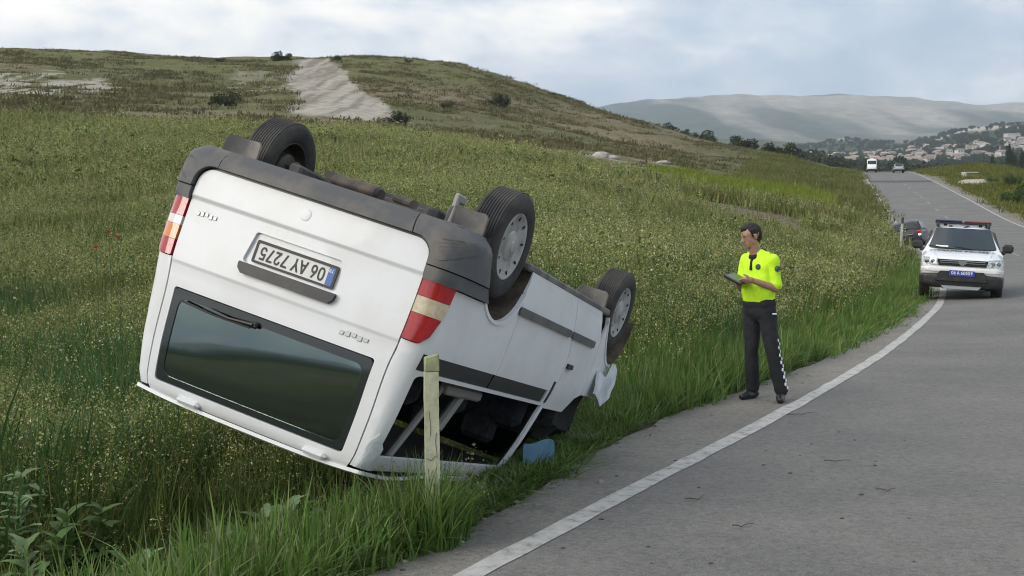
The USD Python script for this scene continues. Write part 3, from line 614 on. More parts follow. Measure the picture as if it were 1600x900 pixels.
    # wheel housings
    for x in (0, 3.0):
        th = np.linspace(math.radians(4), math.radians(176), 22); r = 0.452 if x == 0 else 0.432
        V = [(x + r * math.cos(t), sg * y, 0.33 + r * math.sin(t)) for y in (0.915, 0.52) for t in th]; n = len(th)
        Fc = [[i, i + 1, n + i + 1] for i in range(n - 1)] + [[i, n + i + 1, n + i] for i in range(n - 1)]
        V += [(x, sg * 0.52, 0.33)]; Fc += [[n + i, n + i + 1, 2 * n] for i in range(n - 1)]
        obj('wheel_housing', TM(V, Fc), 'mud', van, smooth=False)

sc = panel(sbox(0.80, 1.60, 1.0, 1.80), flip(van_surf), 0.004, 0.02, 0.004); 
sc = panel(affinity.scale(Polygon([(0.785, 1.80), (0.80, 1.68), (0.86, 1.58), (0.93, 1.66), (0.955, 1.80)]), -1, 1, origin=(0, 0)), flip(van_surf), 0.006, 0.02, 0.003)
sc = TM(sc.vertices, sc.faces); sc.merge_vertices(); sc.vertices += 0.014 * (meshkit.fbm(sc.vertices * 14, 3, 5) - 0.5)[:, None]
obj('dented_corner', sc, 'crushed_white', van, 30, label='dented scratched roof corner of the van')
# central rear bumper
cb = sbox(-0.634, 0.375, 0.634, 0.492)
b0 = obj('rear_bumper', roll(panel(cb, flip(van_surf), 0.11, 0.035, 0.034)), 'grey_plastic', van)
obj('bumper_groove', panel(tail_full.buffer(0.035).difference(tail_full.buffer(-0.01)).intersection(sbox(-0.8, 0.4, 0.8, 0.60)), flip(van_surf), 0.03, 0.05, -0.008), 'dark_trim', b0)

# roof, windscreen, bonnet, nose
def roof_map(u, v):
    y = u; x = v; a = np.clip(np.abs(y) / 0.80, 0, 1); z = 1.795 + 0.085 * np.sqrt(np.clip(1 - a ** 2.6, 0, 1))
    t_ = ramp(-x, 0.40, 0.76); z = z * (1 - t_) + t_ * (1.832 - 0.016 * a ** 3)
    z = z - 0.16 * np.clip((x - 1.5) / 0.7, 0, 1) ** 2 - 0.05 * np.exp(-((x - 1.25) / 0.35) ** 2 - ((y - 0.72) / 0.14) ** 2)
    return np.stack([x, y, z + 0.012 * np.sin(5 * x + 3) * np.exp(-((a - 1) / 0.25) ** 2)], -1)
def roof_map_(u, v): return roof_map(-u, v) * 1.0
obj('roof', panel(rrect(-0.765, -0.742, 0.765, 1.75, 0.03), lambda u, v: roof_map(u, v), 0.02, 0.07), 'van_white', van)
obj('roof_lining', panel(sbox(-0.765, -0.70, 0.765, 2.05), lambda u, v: roof_map(u, v) - [0, 0, 0.035], 0.01, 0.15), 'lining', van)
def dent(P, c, r, push):
    d = np.linalg.norm(P - c, axis=1)[:, None]; return P + np.exp(-(d / r) ** 2) * push
cr = panel(rrect(0.62, 0.25, 0.775, 1.7, 0.03), roof_map, 0.012, 0.035, 0.012)
cr = TM(cr.vertices, cr.faces); cr.merge_vertices(); cr.vertices += 0.012 * np.stack([meshkit.fbm(cr.vertices * 6, 3, 1) - 0.5, meshkit.fbm(cr.vertices * 6, 3, 2) - 0.5, 1.2 * (meshkit.fbm(cr.vertices * 7, 3, 3) - 0.5)], 1)
obj('crumpled_roof_edge', cr, 'crushed_white', van, smooth=20, label='crumpled scratched front roof edge')
ws = panel(sbox(-0.70, 0.0, 0.70, 1.0), lambda u, v: np.stack([2.10 + 0.62 * v - 0.10 * (u / 0.7) ** 2, u * (1 + 0.08 * v), 1.70 - 0.60 * v], -1), 0.006, 0.1)
obj('windscreen', ws, 'tinted_glass', van)
bo = panel(sbox(-0.80, 0.0, 0.80, 1.0), lambda u, v: np.stack([2.70 + 0.55 * v - 0.14 * (u / 0.8) ** 2, u * (1 - 0.08 * v), 1.08 - 0.06 * v - 0.20 * v ** 3 - 0.05 * (u / 0.8) ** 2], -1), 0.02, 0.06)
bo = TM(bo.vertices, bo.faces); bo.merge_vertices(); bo.vertices += 0.05 * (meshkit.fbm(bo.vertices * 4, 3, 4) - 0.5)[:, None] * np.array([1, 0, 1.0])
obj('bonnet', bo, 'van_white', van)
nose = hull([(x - 0.42, y * 0.86, z) for x, z in ((3.30, 0.30), (3.30, 0.62), (3.72, 0.38), (3.72, 0.60)) for y in (-0.80, 0.80)] + [(x - 0.42, y * 0.84, z) for x, z in ((3.25, 0.30), (3.25, 0.64), (3.70, 0.36), (3.70, 0.60)) for y in (-0.84, 0.84)])
nose = trimesh.remesh.subdivide_to_size(nose.vertices, nose.faces, 0.12); nose = TM(*nose[:2]); nose.merge_vertices(); nose.vertices += 0.05 * (meshkit.fbm(nose.vertices * 3, 3, 6) - 0.5)[:, None]
obj('front_bumper', nose, 'crushed_white', van, smooth=30)
gr = cat_([cbox([3.26, 0, 0.68 + 0.045 * k], [0.10, 0.9, 0.022], 0.008) for k in range(4)]); obj('grille', gr, 'dark_trim', van)
for sg in (1, -1):
    obj('headlight', cbox([3.20, sg * 0.58, 0.74], [0.16, 0.26, 0.20], 0.05), 'lens_white', van)
# torn front bumper corner hanging beside the near front wheel
tn = panel(Polygon([(2.66, 0.84), (2.60, 1.02), (2.80, 1.10), (3.02, 1.02), (3.12, 0.78), (2.98, 0.74), (2.86, 0.88)]), lambda u, v: np.stack([u, 0.965 + 0.03 * np.sin(7 * v) + 0.05 * (u - 2.6), v], -1), 0.02, 0.04)
tn = TM(tn.vertices, tn.faces); tn.merge_vertices(); tn.vertices += 0.05 * (meshkit.fbm(tn.vertices * 6, 3, 8) - 0.5)[:, None] * np.array([0.3, 1, 0.4])
obj('torn_wing_corner', tn, 'crushed_white', van, smooth=25)

# underside
fl = panel(rrect(-0.86, -0.80, 0.86, 3.30, 0.08), lambda u, v: np.stack([v, u, 0.375 + 0.012 * np.sin(9 * u) * np.sin(4 * v)], -1), 0.03, 0.12)
hole = None
obj('floor_pan', fl, 'underbody', van)
obj('floor_rail', cbox([1.3, 0.48, 0.33], [3.3, 0.09, 0.10], 0.015), 'underbody', van); obj('floor_rail', cbox([1.3, -0.48, 0.33], [3.3, 0.09, 0.10], 0.015), 'underbody', van)
obj('sill', cbox([1.45, 0.895, 0.388], [2.2, 0.05, 0.05], 0.012), 'mudflap', van); obj('sill', cbox([1.45, -0.895, 0.388], [2.2, 0.05, 0.05], 0.012), 'mudflap', van)
obj('rear_axle', tube([[0, -0.72, 0.33], [0, 0.72, 0.33]], 0.055, 12), 'rusty_steel', van); obj('front_axle', tube([[3.0, -0.72, 0.33], [3.0, 0.72, 0.33]], 0.045, 12), 'rusty_steel', van)
sil = lathe([(0, -0.30), (0.07, -0.30), (0.10, -0.27), (0.10, 0.27), (0.07, 0.30), (0, 0.30)], 20); sil.vertices *= [1.2, 1, 0.8]
obj('silencer', xf(sil, mat4(rotz(0.1) * 0.55, (-0.62, 0.10, 0.330))), 'rusty_steel', van)
obj('exhaust_pipe', tube([[-0.62, -0.1, 0.31], [-0.2, -0.10, 0.29], [0.6, -0.12, 0.29], [2.4, -0.12, 0.29]], 0.028, 10), 'rusty_steel', van)
obj('exhaust_pipe', tube([[-0.62, 0.35, 0.32], [-0.70, 0.5, 0.33], [-0.80, 0.55, 0.34]], 0.026, 10), 'rusty_steel', van)
obj('fuel_tank', cbox([0.95, -0.15, 0.28], [0.8, 0.9, 0.17], 0.05), 'underbody', van)
obj('tow_bracket', cat_([cbox([-0.50, 0.66, 0.27], [0.05, 0.03, 0.19], 0.008), cbox([-0.46, 0.66, 0.20], [0.11, 0.035, 0.05], 0.008)]), 'seat_tube', van)
for sg in (1, -1): obj('spring', tube([[-0.1 + 0.0 * k, sg * (0.60 + 0.05 * math.sin(k)), 0.30 - 0.009 * k] for k in range(3)] , 0.05, 8), 'rusty_steel', van)

# wheels
R_T = 0.330
def tyre_mesh():
    p = [(0.205, -0.085), (0.225, -0.098), (0.262, -0.106), (0.298, -0.102), (0.318, -0.090), (0.326, -0.076)]
    tread = []
    for k, y in enumerate(np.linspace(-0.070, 0.070, 9)):
        w = 0.0062; tread += [(R_T, y - w), (R_T, y + w)] + ([(R_T - 0.008, y + w + 0.0005), (R_T - 0.008, y + 0.0175 - w - 0.0005)] if k < 8 else [])
    q = [(r, -y) for r, y in reversed(p)]
    t = lathe(p + tread + q, 72); return t
tm_ = tyre_mesh()
def hub_mesh():
    return lathe([(0.0, 0.100), (0.030, 0.100), (0.038, 0.092), (0.085, 0.086), (0.095, 0.076), (0.165, 0.082), (0.188, 0.092), (0.206, 0.094), (0.212, 0.084), (0.212, 0.05)][::-1], 48)
def wheel(x, y, sg, cover=True, spin=0.2):
    w = UsdGeom.Xform.Define(stage, numbered(str(van.GetPath()), 'wheel')); setx(w, mat4(roty(spin), (x, y, 0.33))); w = w.GetPrim()
    obj('tyre', tm_, 'tyre', w, 40)
    fl = np.diag([1.0, sg, 1.0, 1.0])
    h = xf(hub_mesh(), fl); 
    if sg < 0: h.invert()
    if cover:
        hub = obj('hubcap', h, 'hubcap', w, 40)
        for k in range(9):
            a = 2 * math.pi * k / 9; s = ell((0, 0, 0), (0.021, 0.006, 0.0105), 2)
            obj('hubcap_slot', xf(s, mat4(roty(-a), (0.178 * math.cos(a), sg * 0.0865, 0.178 * math.sin(a)))), 'plate_ink', hub)
    inner = lathe([(0.212, 0.02), (0.212, 0.085), (0.200, 0.088), (0.196, 0.03), (0.185, -0.015), (0.12, -0.03), (0.09, 0.02), (0.0, 0.03)], 36)
    inner = xf(inner, np.diag([1.0, -sg, 1.0, 1.0])); 
    ri = obj('rim', cat_([inner]), 'rusty_steel', w, 40)
    obj('brake_drum', xf(lathe([(0, 0.06), (0.10, 0.06), (0.125, 0.04), (0.125, -0.04), (0, -0.04)], 28), mat4(None, (0, -sg * 0.02, 0))), 'rusty_steel', w, 40)
    return w
for x, y, sg, sp in ((0, 0.795, 1, 0.25), (0, -0.795, -1, 0.9), (3.0, 0.79, 1, 0.5), (3.0, -0.79, -1, 0.1)): wheel(x, y, sg, True, sp)
for x, sg, c in ((-0.47, 1, 0.0), (-0.47, -1, 0.0), (2.50, 1, 0.0), (2.50, -1, 0)):
    mf = panel(rrect(-0.13, -0.055, 0.13, 0.17, 0.05), lambda u, v, x=x, sg=sg: np.stack([x - 0.05 * (0.17 - v) ** 2 * 4 - 0.06 * (u / 0.14) ** 2, sg * 0.765 + u, 0.295 + v], -1), 0.012, 0.04)
    obj('mudflap', mf, 'mudflap', van)

obj('roof_side_lining', cbox([0.5, -0.725, 1.785], [2.4, 0.10, 0.13], 0.03), 'lining', van)
# inside: benches, bars
def bench(x, y0, y1):
    b = UsdGeom.Xform.Define(stage, numbered(str(van.GetPath()), 'seat')).GetPrim(); w = y1 - y0; yc = (y0 + y1) / 2
    obj('seat_cushion', cbox([x + 0.22, yc, 0.78], [0.50, w, 0.14], 0.05), 'seat_cloth', b)
    obj('backrest', xf(cbox([0, 0, 0.30], [0.13, w, 0.62], 0.05), mat4(roty(-0.2), (x - 0.03, yc, 0.84))), 'seat_cloth', b)
    for y in np.arange(y0 + 0.22, y1, 0.45): obj('headrest', cbox([x - 0.17, y, 1.52], [0.09, 0.26, 0.18], 0.04), 'seat_cloth', b)
    for y in (y0 + 0.1, y1 - 0.1): obj('seat_leg', tube([[x + 0.3, y, 0.72], [x + 0.3, y, 0.40]], 0.02, 8), 'seat_tube', b)
bench(0.18, -0.72, 0.62); bench(1.05, -0.72, 0.62); bench(1.95, -0.75, -0.25); bench(1.95, 0.25, 0.75)
obj('inside_rail', tube([[0.02, 0.78, 1.20], [-0.30, 0.70, 1.74]], 0.022, 8), 'seat_tube', van); obj('inside_rail', tube([[0.36, 0.78, 1.24], [0.22, 0.74, 1.52]], 0.032, 8), 'seat_tube', van)
obj('inside_shelf', cbox([0.28, 0.80, 1.262], [0.62, 0.05, 0.07], 0.015), 'seat_tube', van)
obj('bulkhead_lining', cbox([2.9, 0, 0.75], [0.03, 1.6, 0.6], 0.01), 'lining', van)
dsh = cbox([2.60, 0.03, 1.20], [0.90, 1.58, 0.56], 0.12); _v, _f = trimesh.remesh.subdivide_to_size(dsh.vertices, dsh.faces, 0.14); dsh = TM(_v, _f); dsh.merge_vertices(); dsh.vertices += 0.16 * np.stack([meshkit.fbm(dsh.vertices * 4, 3, k) - 0.5 for k in (1, 2, 3)], 1)
obj('crushed_dashboard', dsh, 'lining', van, 25)
obj('steering_wheel', xf(trimesh.creation.torus(0.18, 0.016, 28, 10), mat4(roty(-0.9), (2.30, 0.38, 1.10))), 'dark_trim', van)

# ------------------------------------------------------------------ police car on the road
look('car_white', (0.80, 0.81, 0.82), 0.25, coat=0.8, c2=(0.76, 0.76, 0.75), scale=3)
look('car_black', (0.010, 0.010, 0.012), 0.35, coat=0.25, c2=(0.03, 0.03, 0.03), scale=3)
look('car_red', (0.22, 0.012, 0.016), 0.3, coat=1.0)
look('car_silver', (0.40, 0.42, 0.44), 0.3, metal=0.4, coat=0.6)
look('chrome', (0.62, 0.63, 0.64), 0.15, metal=1.0)
look('lamp_glass', (0.62, 0.65, 0.68), 0.08, metal=0.5, c2=(0.25, 0.27, 0.29), scale=24, detail=2, coat=1.0)
look('police_blue', (0.030, 0.055, 0.33), 0.4)
look('police_text', (0.05, 0.055, 0.07), 0.5)
look('white_text', (0.75, 0.75, 0.75), 0.5)
look('screen', (0.016, 0.024, 0.030), 0.06, coat=0.3, spec=0.4)
def Tm(m, *a): return xf(m, mat4(*a))
def car_wheel(parent, x, y, r, w, sg):
    wh = UsdGeom.Xform.Define(stage, numbered(str(parent.GetPath()), 'wheel')); setx(wh, mat4(None, (x, y, r))); wh = wh.GetPrim()
    obj('tyre', lathe([(r * 0.66, -w / 2), (r * 0.93, -w / 2), (r, -w * 0.38), (r, w * 0.38), (r * 0.93, w / 2), (r * 0.66, w / 2)], 32), 'tyre', wh, 40)
    h = xf(lathe([(0, w * 0.40), (r * 0.2, w * 0.42), (r * 0.55, w * 0.30), (r * 0.68, w * 0.44), (r * 0.68, 0)][::-1], 28), np.diag([1.0, sg, 1.0, 1.0]))
    if sg < 0: h.invert()
    obj('rim', h, 'hubcap', wh, 40)
Y_PC = 28.5; _px, _py = on_road(1.05, Y_PC)
_c = _unpix(1498, 468, Y_PC)
heading = math.atan2(-0.955, -0.30)
PC_M = mat4(rotz(heading) @ rotx(-0.052), (float(_c[0]) + 0.62, Y_PC + 1.9, 0.02 + float(road_z(1.2, Y_PC)) - 0.035), 0.95)
pc = thing('police_car', 'white police car with roof light bar and black bumper on the road', 'police car', PC_M)
lower = loft([(-2.12, 0.70, 0.45, 0.95, 4), (-2.08, 0.82, 0.34, 1.05, 5), (-1.7, 0.895, 0.28, 1.08, 6), (0.5, 0.905, 0.26, 1.10, 6), (1.0, 0.905, 0.27, 1.105, 6), (1.55, 0.895, 0.30, 1.050, 5), (1.95, 0.87, 0.40, 0.970, 4.5), (2.10, 0.82, 0.48, 0.91, 4), (2.16, 0.72, 0.56, 0.82, 3.5)], 48)
body = obj('body', lower, 'car_white', pc, 50)
cab = loft([(-2.05, 0.70, 0.98, 1.10, 5), (-1.85, 0.70, 0.98, 1.50, 6), (-1.5, 0.70, 0.98, 1.60, 6), (-0.3, 0.71, 0.98, 1.635, 6), (0.28, 0.70, 0.98, 1.585, 6), (0.55, 0.715, 0.98, 1.43, 6), (1.02, 0.76, 0.98, 1.11, 6), (1.15, 0.78, 0.95, 1.03, 6)], 40)
for k in range(len(cab.vertices)):
    z = cab.vertices[k][2]; cab.vertices[k][1] *= 1.14 - 0.27 * np.clip((z - 1.0) / 0.6, 0, 1)
obj('roof', cab, 'car_white', pc, 40)
wsm = lambda u, v: np.stack([1.115 - 0.80 * v - 0.10 * (u / 0.75) ** 2 + 0.03 * v * v, u * (1.0 - 0.20 * v), 1.085 + 0.470 * v + 0.0 * u], -1)
obj('windscreen', panel(rrect(-0.745, 0.02, 0.745, 0.99, 0.06), wsm, 0.02, 0.08, 0.035), 'screen', pc)
obj('windscreen_paper', panel(sbox(-0.60, 0.05, -0.32, 0.12), wsm, 0.004, 0.1, 0.040), 'white_text', pc)
for s in (-0.35, 0.25): obj('wiper', tube([wsm(np.array(s), np.array(0.0)) + [0.04, 0, 0.04], wsm(np.array(s - 0.42), np.array(0.10)) + [0.03, 0, 0.03]], 0.009, 6), 'dark_trim', pc)
for sg in (1, -1):
    obj('side_window', cbox([-0.45, sg * 0.735, 1.31], [1.9, 0.05, 0.34], 0.02) if False else hull([(x, sg * y, z) for x, z, y in ((0.62, 1.12, 0.845), (0.15, 1.50, 0.722), (-1.55, 1.52, 0.722), (-1.75, 1.12, 0.845))] + [(x, sg * (y - 0.05), z) for x, z, y in ((0.62, 1.12, 0.845), (0.15, 1.50, 0.722), (-1.55, 1.52, 0.722), (-1.75, 1.12, 0.845))]), 'screen', pc)
    mr = obj('door_mirror', cat_([cbox([0.72, sg * 1.00, 1.16], [0.16, 0.24, 0.20], 0.05), cbox([0.74, sg * 0.89, 1.06], [0.10, 0.12, 0.08], 0.02)]), 'black_plastic', pc)
    obj('roof_rail', cat_([tube([[0.05, sg * 0.57, 1.60], [0.0, sg * 0.57, 1.68], [-1.3, sg * 0.57, 1.70], [-1.4, sg * 0.57, 1.60]], 0.035, 10), cbox([0.02, sg * 0.57, 1.63], [0.18, 0.07, 0.09], 0.02)]), 'black_plastic', pc)
    for x in (1.335, -1.335): car_wheel(pc, x, sg * 0.785, 0.345, 0.225, sg)
    hl = obj('headlight', hull([(2.06, sg * 0.84, 0.80), (2.00, sg * 0.85, 0.935), (2.17, sg * 0.535, 0.915), (2.205, sg * 0.535, 0.765), (2.14, sg * 0.76, 0.745), (1.9, sg * 0.5, 0.85), (1.85, sg * 0.84, 0.86), (2.15, sg * 0.70, 0.93)]), 'lamp_glass', pc, 25)
    for yy in (0.63, 0.76): obj('lamp', xf(lathe([(0, 0.012), (0.045, 0.010), (0.055, 0.0), (0.055, -0.05)][::-1], 18), mat4(rotz(-math.pi / 2 + sg * (0.25 if yy > 0.7 else 0.12)), (2.185 - 0.25 * (yy - 0.56), sg * yy, 0.835))), 'chrome', hl)
    obj('fog_light', xf(lathe([(0, 0.03), (0.05, 0.028), (0.065, 0.0), (0.065, -0.05)][::-1], 20), mat4(rotz(-math.pi / 2), (2.10, sg * 0.70, 0.50))), 'lamp_glass', pc)
bmp = loft([(1.50, 0.915, 0.24, 0.56, 6), (1.90, 0.905, 0.24, 0.60, 6), (2.08, 0.86, 0.26, 0.60, 5), (2.17, 0.76, 0.30, 0.58, 4)], 40)
bp = obj('front_bumper', bmp, 'black_plastic', pc, 50)
obj('skid_plate', hull([(2.20, y, z) for y, z in ((-0.42, 0.30), (0.42, 0.30), (-0.36, 0.24), (0.36, 0.24))] + [(1.9, y, 0.22) for y in (-0.4, 0.4)] + [(2.12, y, 0.33) for y in (-0.45, 0.45)]), 'car_silver', bp)
obj('upper_bumper', loft([(1.95, 0.885, 0.56, 0.74, 5), (2.12, 0.82, 0.58, 0.74, 4), (2.20, 0.70, 0.60, 0.73, 4)], 36), 'car_white', bp, 50)
obj('bumper_inlet', hull([(2.215, y, z) for y, z in ((-0.55, 0.42), (0.55, 0.42), (-0.46, 0.635), (0.46, 0.635))] + [(2.05, y, z) for y, z in ((-0.62, 0.40), (0.62, 0.40), (-0.5, 0.64), (0.5, 0.64))]), 'black_plastic', bp)
gl = obj('grille', hull([(2.195, y, z) for y, z in ((-0.50, 0.755), (0.50, 0.755), (-0.52, 0.89), (0.52, 0.89))] + [(2.0, y, z) for y, z in ((-0.55, 0.74), (0.55, 0.74), (-0.55, 0.90), (0.55, 0.90))]), 'dark_trim', pc)
for z in (0.862, 0.818, 0.775): obj('grille_bar', cbox([2.197, 0, z], [0.02, 0.96, 0.016], 0.005), 'chrome' if z > 0.8 else 'dark_trim', gl)
em = Polygon([(-0.085, 0.05), (0.085, 0.05), (0.075, -0.01), (0.0, -0.06), (-0.075, -0.01)]).buffer(0.008)
FR = np.stack([[0, 1, 0], [0, 0, 1], [1, 0, 0]], 1).astype(float)       # text plane facing forward
obj('grille_emblem', Tm(sl(em, 0.012), FR, (2.208, 0, 0.825)), 'chrome', gl)
pl = obj('number_plate', Tm(sl(rrect(-0.27, -0.062, 0.27, 0.062, 0.012), 0.01), FR, (2.225, 0.0, 0.595)), 'police_blue', pc)
def text_on(txt, h, width, bold=True, depth=0.002):
    t = meshkit.text_mesh(txt, h, depth, bold); t.apply_translation([-t.bounds[:, 0].mean(), -t.bounds[:, 1].mean(), 0]); t.apply_scale([width / (t.bounds[1][0] - t.bounds[0][0]), 1, 1]); return t
obj('plate_lettering', Tm(text_on('06 A 60559', 0.07, 0.45), FR, (2.236, 0.0, 0.605)), 'white_text', pl)
hood_n = np.array([0.10, 0, 1.0]); hood_n /= np.linalg.norm(hood_n)
hx = np.array([0, 1.0, 0]); hy = np.cross(hood_n, hx)
hy = -hy if hy[0] > 0 else hy
hr = np.stack([hx, hy, np.cross(hx, hy)], 1)
obj('bonnet_lettering', Tm(text_on('TRAFİK POLİSİ', 0.19, 1.12, True, 0.004), hr, (1.40, 0, 1.068)), 'police_text', pc)
obj('bonnet_crease', tube([[1.15, 0.62, 1.088], [1.6, 0.62, 1.036], [1.95, 0.58, 0.965]], 0.012, 6), 'car_white', pc); obj('bonnet_crease', tube([[1.15, -0.62, 1.088], [1.6, -0.62, 1.036], [1.95, -0.58, 0.965]], 0.012, 6), 'car_white', pc)
lb = UsdGeom.Xform.Define(stage, str(pc.GetPath()) + '/light_bar').GetPrim()
obj('light_bar_base', cbox([-0.35, 0, 1.690], [0.30, 1.28, 0.05], 0.02), 'dark_trim', lb)
look('bar_blue', (0.012, 0.016, 0.04), 0.2, coat=1.0); look('bar_red', (0.16, 0.045, 0.05), 0.2, coat=1.0)
obj('light_bar_lens', cbox([-0.35, -0.33, 1.735], [0.27, 0.62, 0.05], 0.02), 'bar_blue', lb); obj('light_bar_lens', cbox([-0.35, 0.33, 1.735], [0.27, 0.62, 0.05], 0.02), 'bar_red', lb)
for s in (-0.4, 0.4): obj('light_bar_foot', cbox([-0.35, s, 1.65], [0.12, 0.08, 0.06], 0.01), 'dark_trim', lb)
for p in ((0.05, -0.28, 1.625), (0.0, 0.10, 1.635), (0.1, 0.05, 1.61)): obj('roof_aerial', cbox(p, [0.10, 0.09, 0.03], 0.012), 'black_plastic', pc)

# ------------------------------------------------------------------ dark car half in the ditch further on
DY = 66.0; dp = _unpix(1424, 391, DY)
DC_M = mat4(rotz(math.radians(68)) @ rotx(-0.20), (float(dp[0]), DY, float(dp[2]) - 0.05))
dc = thing('dark_car', 'dark car leaning into the verge with its door open', 'car', DC_M)
obj('body', loft([(-2.15, 0.62, 0.40, 0.92, 4), (-2.08, 0.80, 0.32, 1.0, 5), (-1.6, 0.875, 0.26, 1.02, 6), (1.2, 0.88, 0.26, 0.98, 6), (1.9, 0.83, 0.32, 0.86, 5), (2.12, 0.70, 0.42, 0.74, 4)], 36), 'car_black', dc, 50)
dcab = loft([(-2.0, 0.70, 0.9, 1.05, 5), (-1.75, 0.70, 0.9, 1.36, 6), (-1.3, 0.69, 0.9, 1.49, 6), (0.0, 0.68, 0.9, 1.50, 6), (0.3, 0.68, 0.9, 1.44, 6), (1.1, 0.74, 0.9, 0.98, 6)], 32)
for k in range(len(dcab.vertices)): dcab.vertices[k][1] *= 1.14 - 0.25 * np.clip((dcab.vertices[k][2] - 0.95) / 0.55, 0, 1)
obj('roof', dcab, 'car_black', dc, 40)
obj('rear_window', panel(rrect(-0.60, 0, 0.60, 0.95, 0.08), lambda u, v: np.stack([-2.005 + 0.26 * v + 0.05 * (u / 0.6) ** 2, -u * (1.02 - 0.12 * v), 1.06 + 0.30 * v], -1), 0.02, 0.1, 0.03), 'screen', dc)
for sg in (1, -1):
    for x in (1.28, -1.28): car_wheel(dc, x, sg * 0.77, 0.315, 0.2, sg)
    obj('tail_light', cbox([-2.06, sg * 0.70, 0.84], [0.16, 0.26, 0.22], 0.05), 'lens_red', dc)
    obj('side_window', hull([(x, sg * y, z) for x, z, y in ((0.75, 1.02, 0.835), (0.15, 1.36, 0.73), (-1.4, 1.40, 0.72), (-1.7, 1.02, 0.835))] + [(x, sg * (y - 0.05), z) for x, z, y in ((0.75, 1.02, 0.835), (0.15, 1.36, 0.73), (-1.4, 1.40, 0.72), (-1.7, 1.02, 0.835))]), 'screen', dc)
LOOK['lit_lamp'] = usdkit.material(stage, '/World/Looks/lit_lamp', {'e': ('emission', {'color': (1.0, 0.86, 0.74), 'strength': 2.2})}, surface='e.emission')
for sg in (1, -1): obj('reversing_light', cbox([-2.15, sg * 0.74, 0.74], [0.04, 0.12, 0.09], 0.02), 'lit_lamp', dc)
for z in (0.80, 0.66): obj('chrome_strip', cbox([-2.17, 0, z], [0.03, 0.95, 0.035], 0.01), 'chrome', dc)
dd = obj('open_door', Tm(cat_([cbox([-0.5, 0, 0.62], [1.0, 0.07, 0.62], 0.03), tube([[0, 0, 0.92], [-0.25, 0, 1.32], [-0.75, 0, 1.38], [-0.98, 0, 0.93]], 0.022, 6)]), rotz(-1.15), (0.95, 0.88, 0.05)), 'car_black', dc)
obj('door_edge', Tm(cbox([-0.99, -0.02, 0.62], [0.03, 0.10, 0.60], 0.012), rotz(-1.15), (0.95, 0.88, 0.05)), 'car_red', dc)

# ------------------------------------------------------------------ far minibus and oncoming car at the crest
yb = 203.0; bx, by = on_road(1.75, yb); hd = float(line_at(np.array(yb))[1])
bus = thing('minibus', 'white minibus coming over the far crest of the road', 'minibus', mat4(rotz(math.atan2(-1, -hd)), (bx, by, float(road_z(1.75, yb)) + 0.02), 0.70))
obj('body', loft([(-3.3, 0.95, 0.35, 2.75, 7), (-3.2, 1.0, 0.3, 2.8, 8), (1.6, 1.0, 0.3, 2.8, 8), (2.1, 1.0, 0.3, 2.62, 7), (2.55, 0.99, 0.3, 1.9, 6), (3.0, 0.95, 0.32, 1.45, 5), (3.25, 0.85, 0.4, 1.1, 4)], 40), 'car_white', bus, 45)
obj('windscreen', panel(rrect(-0.86, 0, 0.86, 1.0, 0.08), lambda u, v: np.stack([2.72 - 0.50 * v - 0.1 * (u / 0.86) ** 2, u * (1 - 0.05 * v), 1.62 + 0.78 * v], -1), 0.03, 0.2, 0.10), 'screen', bus)
obj('front_bumper', loft([(2.8, 0.99, 0.28, 0.72, 6), (3.2, 0.92, 0.30, 0.70, 5), (3.32, 0.8, 0.34, 0.66, 4)], 24), 'black_plastic', bus, 45)
for sg in (1, -1):
    obj('headlight', cbox([3.12, sg * 0.72, 0.98], [0.2, 0.3, 0.22], 0.06), 'lamp_glass', bus)
    obj('door_mirror', cbox([2.3, sg * 1.15, 1.7], [0.12, 0.22, 0.36], 0.05), 'black_plastic', bus)
    for x in (2.0, -2.0): car_wheel(bus, x, sg * 0.88, 0.36, 0.22, sg)
    obj('side_window', cbox([-0.4, sg * 0.985, 1.85], [4.6, 0.05, 0.7], 0.02), 'screen', bus)
obj('roof_box', cbox([1.2, 0, 2.86], [0.5, 0.9, 0.14], 0.05), 'car_white', bus)
yc = 196.0; cx, cy = on_road(5.3, yc)
fc = thing('silver_car', 'small silver car driving away at the far crest', 'car', mat4(rotz(math.atan2(1, hd)), (cx, cy, float(road_z(5.3, yc)) + 0.02), 0.9))
obj('body', loft([(-2.05, 0.7, 0.4, 0.85, 4), (-1.9, 0.83, 0.3, 0.95, 5), (1.6, 0.85, 0.28, 0.9, 5), (2.1, 0.7, 0.4, 0.7, 4)], 32), 'car_silver', fc, 50)
obj('cabin', loft([(-1.75, 0.68, 0.85, 1.0, 5), (-1.3, 0.66, 0.85, 1.40, 6), (0.1, 0.64, 0.85, 1.43, 6), (1.0, 0.72, 0.85, 0.95, 5)], 28), 'car_silver', fc, 40)
obj('rear_window', panel(rrect(-0.55, 0, 0.55, 1, 0.06), lambda u, v: np.stack([-1.74 + 0.40 * v, -u, 1.0 + 0.34 * v], -1), 0.03, 0.3, 0.04), 'screen', fc)
obj('rear_bumper', cbox([-2.0, 0, 0.42], [0.2, 1.6, 0.2], 0.06), 'black_plastic', fc)
for sg in (1, -1):
    obj('tail_light', cbox([-1.99, sg * 0.68, 0.80], [0.12, 0.24, 0.14], 0.03), 'lens_red', fc)
    for x in (1.25, -1.25): car_wheel(fc, x, sg * 0.74, 0.3, 0.2, sg)

